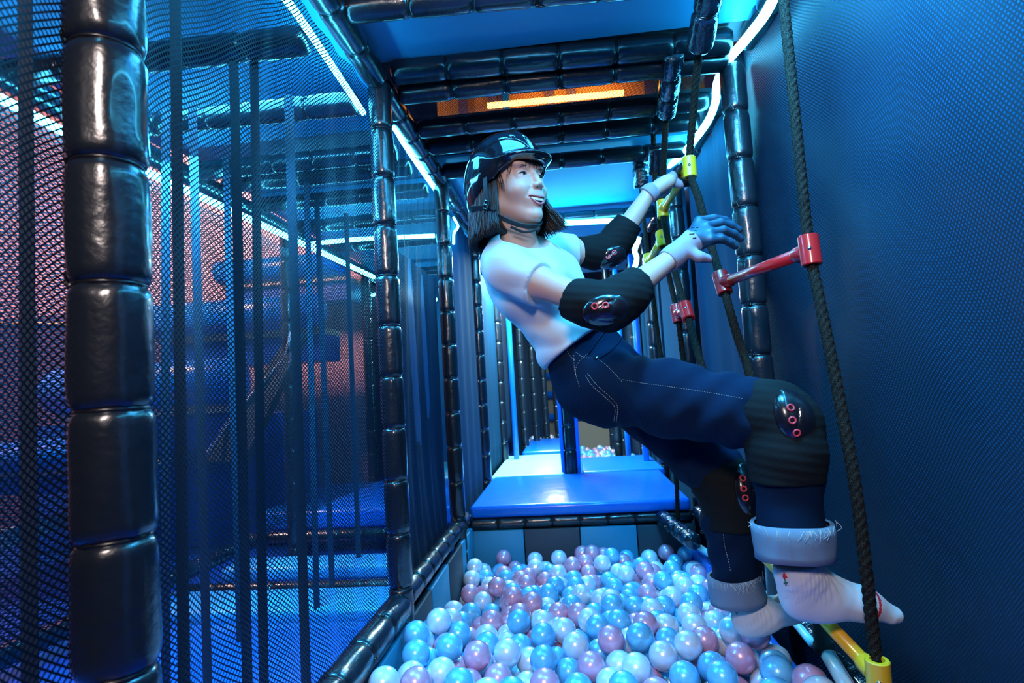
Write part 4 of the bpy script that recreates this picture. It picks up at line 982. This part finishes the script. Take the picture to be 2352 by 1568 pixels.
# ---- knee and elbow pads ----
def pad(a, b, pts, rad, capc, capn, capr, rings, label, e=.0, h=.004, seed=0, plates=True):
    P_ = [Vector(p) for p in pts]; m = max(rad)+.04
    lo = [min(p[i] for p in P_)-m for i in range(3)]; hi = [max(p[i] for p in P_)+m for i in range(3)]
    K = Field(lo, hi, h); K.chain(P_, rad, .02)
    K.fn(lambda D, X, Y, Z: fold(D, X, Y, Z, .0012, 60, seed)+.0006*np.sin(Z*330+X*60))
    K.plane(a[0], a[1]).plane(b[0], b[1])
    V, F = mm(K); o = nmesh('pad_sleeve', V, F, [PADM], None, PE); o['label'] = label
    cn = Vector(capn).normalized(); cu = Vector((P_[-1]-P_[0])).normalized(); cu = (cu-cn*cu.dot(cn)).normalized(); cs = cn.cross(cu)
    C_ = Field([capc[i]-max(capr)-.03 for i in range(3)], [capc[i]+max(capr)+.03 for i in range(3)], .0026)
    C_.ell(capc, (cu, cs, cn), capr, 0).ell(Vector(capc)+cn*capr[2]*.55, (cu, cs, cn), (capr[0]*.62, capr[1]*.60, capr[2]*.62), .004)
    for s in (-1, 1): C_.cap(Vector(capc)+cu*capr[0]*.5+cs*s*capr[1]*.75+cn*capr[2]*.62, Vector(capc)-cu*capr[0]*.5+cs*s*capr[1]*.35+cn*capr[2]*1.02, .0022, .0022, .002, '-')
    V, F = mm(C_); c = nmesh('hard_cap', V, F, [CAPM], None, o); c['label'] = 'glossy black hard cap'
    bt = bvh(c); bt2 = bvh(o)
    for (px, py) in rings:
        h_ = hit(bt, px, py, .0005) or hit(bt2, px, py, .0005)
        if not h_: continue
        n_ = h_[1]; e1 = n_.orthogonal().normalized(); e2 = n_.cross(e1)
        tube('grommet', [h_[0]+(e1*math.cos(x)+e2*math.sin(x))*.0062 for x in [2*PI*q/20 for q in range(21)]], .0020, RINGR, o, 8, caps=False)
    return o
# near knee
sh = (atY(1822, 1110, 1.25)-J['knN']).normalized(); th_ = (J['hipN']-J['knN']).normalized()
pad((atY(1722, 945, 1.29), th_), (atY(1812, 1104, 1.25), Vector((0, 0, -1))), [atY(1720, 945, 1.30), atY(1775, 955, 1.27), atY(1803, 975, 1.26), atY(1806, 1040, 1.25), atY(1808, 1104, 1.25)],
    [.072, .075, .071, .075, .073], atY(1822, 958, 1.215), (.62, -.72, .25), (.062, .052, .034), [(1816, 936), (1820, 965), (1830, 994)], 'black knee pad sleeve on the near leg', seed=1)
pad((atY(1628, 1085, 1.52), (J['hipF']-J['knF'])), (atY(1690, 1212, 1.48), Vector((0, 0, -1))), [atY(1622, 1082, 1.54), atY(1660, 1105, 1.50), atY(1678, 1150, 1.49), atY(1684, 1214, 1.48)],
    [.066, .071, .070, .067], atY(1712, 1125, 1.452), (.85, -.50, .12), (.066, .050, .030), [(1706, 1098), (1708, 1122), (1712, 1143)], 'black knee pad sleeve on the far leg', seed=2)
# elbows
ea = (J['elN']-J['shN']).normalized(); eb = (J['wrN']-J['elN']).normalized()
pad((atY(1308, 686, 1.30), -ea), (atY(1470, 652, 1.315), eb), [atY(1305, 684, 1.305), atY(1350, 696, 1.285), atY(1400, 706, 1.27), atY(1435, 680, 1.285), atY(1472, 650, 1.32)],
    [.048, .050, .052, .050, .046], atY(1392, 712, 1.230), (.05, -.93, -.36), (.052, .036, .022), [(1366, 703), (1391, 701)], 'black elbow pad sleeve on the near arm', seed=3)
ea = (J['elF']-J['shF']).normalized(); eb = (J['wrF']-J['elF']).normalized()
pad((atY(1328, 578, 1.71), -ea), (atY(1446, 510, 1.75), eb), [atY(1325, 578, 1.71), atY(1365, 580, 1.74), atY(1400, 572, 1.76), atY(1422, 542, 1.755), atY(1450, 505, 1.75)],
    [.046, .050, .052, .048, .044], atY(1404, 590, 1.722), (.25, -.80, -.50), (.048, .034, .020), [(1397, 590), (1411, 580)], 'black elbow pad sleeve on the far arm', seed=4)
# ---- socks ----
def sock(an, top, heel, ball, toe, rr, label, seed):
    S = Field([min(an.x, heel.x)-.08, min(an.y, toe.y)-.08, heel.z-.07], [toe.x+.05, an.y+.08, top.z+.03], .0030)
    S.chain([top, an, an.lerp(heel, .5)], [rr, rr*.98, rr*1.0], .015)
    S.cap(heel, heel.lerp(ball, .35), rr*.92, rr*.86, .02)
    S.cap(an, ball.lerp(an, .25), rr*.88, rr*.66, .03); S.cap(heel.lerp(ball, .3), ball, rr*.80, rr*.70, .03)
    S.ell(ball, (Vector((1, 0, 0)), Vector((0, 1, 0)), Vector((0, 0, 1))), (.040, .040, rr*.68), .02)
    S.cap(ball, toe, rr*.66, .017, .02)
    for q in (-1, 0, 1, 2): S.cap(ball+Vector((.02, q*.013, 0)), toe+Vector((-.012*abs(q), q*.012, .001)), .017, .0135, .008)
    d0 = (an-top).normalized()
    def fn(D, X, Y, Z):
        t = (X-top.x)*d0.x+(Y-top.y)*d0.y+(Z-top.z)*d0.z; thx = np.arctan2(Y-an.y, X-an.x)
        m = (np.clip(1-(t-.055)/.03, 0, 1))
        bend = np.exp(-(((X-an.x-.02)**2+(Z-an.z+.0)**2)/.0022))
        return D+.0011*np.sin(thx*34)*m+.0008*np.sin((X-Z)*210)*bend
    S.fn(fn); S.plane(top, top-an)
    V, F = mm(S, 0)
    ax = (toe-heel); L = ax.length; ax = ax/L
    def fm(c):
        t = (c-V3(heel))@V3(ax)/L; wv = .735+(c[:, 2]-heel.z)*.9
        return ((t > wv) & (t < wv+.035)).astype(int)
    o = nmesh('sock', V, F, [SOCK, SOCKR], fm, PE); o['label'] = label; return o
sN = sock(J['anN']+Vector((.002, 0, -.006)), atY(1830, 1292, 1.25), atY(1838, 1380, 1.26), atY(1980, 1386, 1.27), atY(2052, 1412, 1.27), .041, 'white ribbed sock on the near foot', 1)
sF = sock(atY(1722, 1395, 1.47), atY(1712, 1372, 1.48), atY(1716, 1432, 1.47), atY(1815, 1400, 1.45), atY(1880, 1378, 1.42), .034, 'white ribbed sock on the far foot', 2)
for bt, (rx, ry), s_ in ((bvh(sN), (1800, 1316), 1), (bvh(sF), (1688, 1387), .85)):
    def patch(name, pts, m, r_):
        q = [hit(bt, rx+dx*s_, ry+dy*s_, .0008) for dx, dy in pts]; q = [h_[0] for h_ in q if h_]
        if len(q) > 1: tube(name, q, r_, m, PE, 6)
    patch('rose_embroidery', [(1, 2), (3, 5), (5, 8), (2, 9), (4, 12)], SOCKR, .0032); patch('leaf_embroidery', [(3, 14), (5, 20), (6, 28)], LEAFM, .0014); patch('leaf_embroidery', [(1, 23), (5, 20), (9, 22)], LEAFM, .0014)
# ---- gloves ----
def glove(wr, cuffp, palm, knuck, fingers, thumb, black, label, mats, rw=.031, h=.0021):
    pts = [wr, cuffp, palm]+[p for f in fingers for p in f]+list(thumb); m = .05
    Gv = Field([min(p[i] for p in pts)-m for i in range(3)], [max(p[i] for p in pts)+m for i in range(3)], h)
    Gv.chain([cuffp, wr, palm], [.0285, .0275, rw], .012)
    for kp in knuck: Gv.cap(palm, kp, .021, .0135, .012)
    for f in fingers: Gv.chain(f, [.0115, .0108, .0100, .0090][:len(f)], .004)
    Gv.chain(thumb, [.015, .0125, .0105][:len(thumb)], .008)
    Gv.plane(cuffp, cuffp-wr); V, F = mm(Gv)
    o = nmesh('glove', V, F, mats, black, PE); o['label'] = label; return o
# far hand gripping the yellow rung (rung from RC[3] to RB[3])
ra, rb = Vector(RC[3]), Vector(RB[3]); rdv = (rb-ra).normalized(); gc = ra.lerp(rb, .80)
toward = (J['wrF']-gc); toward = (toward-rdv*toward.dot(rdv)).normalized(); upv = rdv.cross(toward); 
if upv.z < 0: upv = -upv
RRr = .0145+.0112
fing = []
kn = []
for i in range(4):
    c = gc+rdv*(-.033+.022*i); r1 = RRr+.001
    k0 = c+toward*.030+upv*.018
    p = [c+toward*(math.cos(a_)*r1)+upv*(math.sin(a_)*r1) for a_ in (R(58), R(110), R(175), R(235))]
    p[0] = c+toward*.016+upv*.0245
    kn.append(k0); fing.append([k0]+p[0:4])
palmc = gc+toward*.040+upv*.006
th0 = gc+toward*.034+rdv*.030-upv*.006
Gd = lambda c: (((c-V3(gc))@V3(toward)) < .036).astype(int)
def glove2(): 
    m = .05; pts = [J['wrF'], palmc, gc]; cuffp = atY(1487, 448, 1.74)
    Gv = Field([min(p[i] for p in pts+[cuffp])-m-.01 for i in range(3)], [max(p[i] for p in pts)+m+.01 for i in range(3)], .0021)
    Gv.chain([cuffp, J['wrF'], J['wrF'].lerp(palmc, .55)], [.0285, .027, .028], .012)
    for k_ in kn: Gv.cap(J['wrF'].lerp(palmc, .5), k_, .024, .0135, .012)
    for f in fing: Gv.chain(f, [.0125, .0118, .0110, .0102, .0095], .004)
    Gv.chain([palmc+rdv*.02-upv*.012, th0-upv*.012, gc+toward*.016+rdv*.022-upv*.024, gc-toward*.004+rdv*.010-upv*.0290], [.017, .0145, .0125, .0105], .008)
    Gv.cap(ra, rb, .0150, .0150, 0, '-')
    Gv.plane(cuffp, cuffp-J['wrF']); V, F = mm(Gv)
    o = nmesh('glove', V, F, [GLOVE, GLOVEB], Gd, PE); o['label'] = 'lilac knit glove with black rubber palm gripping the yellow rung'; return o
gF = glove2()
# near hand reaching for the right rope
w0 = J['wrN']; cf = atY(1534, 600, 1.365); pm = atY(1592, 553, 1.385)
knk = [atY(1606, 508, 1.40), atY(1622, 520, 1.385), atY(1630, 535, 1.372), atY(1632, 551, 1.365)]
fg = [[knk[0], atY(1640, 502, 1.41), atY(1664, 506, 1.42), atY(1680, 514, 1.425)], [knk[1], atY(1655, 512, 1.395), atY(1680, 518, 1.405), atY(1697, 528, 1.41)],
      [knk[2], atY(1662, 529, 1.378), atY(1685, 537, 1.388), atY(1700, 548, 1.395)], [knk[3], atY(1657, 548, 1.368), atY(1676, 556, 1.375), atY(1688, 565, 1.38)]]
tb = [atY(1580, 578, 1.365), atY(1606, 590, 1.36), atY(1628, 594, 1.37)]
fdir = (atY(1640, 530, 1.40)-w0).normalized()
gN = glove(w0, cf, pm, knk, fg, tb, lambda c: (((c-V3(w0))@V3(fdir)) > .066).astype(int), 'lilac knit glove with blue dipped fingers on the reaching hand', [GLOVE, GLOVEC], .029)
bt = bvh(gN)
for i, (x, y, w_, m_) in enumerate([(1575, 505, 10, SOCKR), (1580, 512, 16, TIE), (1578, 519, 14, TIE), (1575, 526, 12, TIE), (1583, 535, 8, TIE)]):
    a_, b_ = hit(bt, x+8, y+12, .0004), hit(bt, x+8+w_, y+11, .0004)
    if a_ and b_: tube('printed_mark', [a_[0], b_[0]], .0013, m_, gN, 4)
# ---- stitching and pocket details on the jeans ----
bt = bvh(jeans)
def stitch(pts, r_=.00055, dash=True):
    P_ = on(bt, pts, .0006, 8)
    if len(P_) < 3: return
    if not dash: return tube('seam', P_, r_, THREAD, jeans, 5)
    v, f = [], []; acc = 0; seg = [P_[0]]; out = []
    for a_, b_ in zip(P_, P_[1:]):
        L = (b_-a_).length; n = max(1, int(L/.0012))
        for q in range(n): out.append(a_.lerp(b_, q/n))
    for i in range(0, len(out)-3, 4):
        tv, tf = tube_geo([out[i], out[i+2]], r_, 4); n0 = len(v); v += tv; f += [tuple(x+n0 for x in t) for t in tf]
    o = pyd('seam_stitching', v, f, THREAD, jeans); o['kind'] = 'stuff'
stitch([(1345, 863), (1360, 885), (1390, 912), (1412, 935), (1410, 968)])
stitch([(1350, 858), (1372, 885), (1402, 912), (1418, 932), (1416, 968)])
stitch([(1370, 822), (1392, 838), (1412, 858), (1430, 878)])
stitch([(1430, 872), (1480, 880), (1540, 888), (1620, 900), (1712, 916)], .0004)
stitch([(1322, 808), (1340, 820), (1364, 822)]); stitch([(1300, 800), (1312, 820), (1322, 828)])
stitch([(1318, 815), (1320, 850), (1332, 890)]); stitch([(1350, 812), (1330, 830), (1322, 850), (1325, 870)])
stitch([(1552, 1005), (1580, 1035), (1596, 1050), (1606, 1078)], .0005)
stitch([(1661, 1215), (1664, 1250), (1674, 1290), (1678, 1312)], .0006)
h_ = hit(bt, 1370, 822, .001)
if h_:
    n_ = h_[1]; tube('rivet', [h_[0], h_[0]+n_*.0022], .0046, STEEL, jeans, 14)
P_ = on(bt, [(1352, 812), (1375, 778), (1400, 752), (1424, 752), (1426, 775), (1405, 805), (1376, 824)], .0012, 6)
if len(P_) > 3: tube('pocket_edge', P_, .0022, DENIM, jeans, 6)
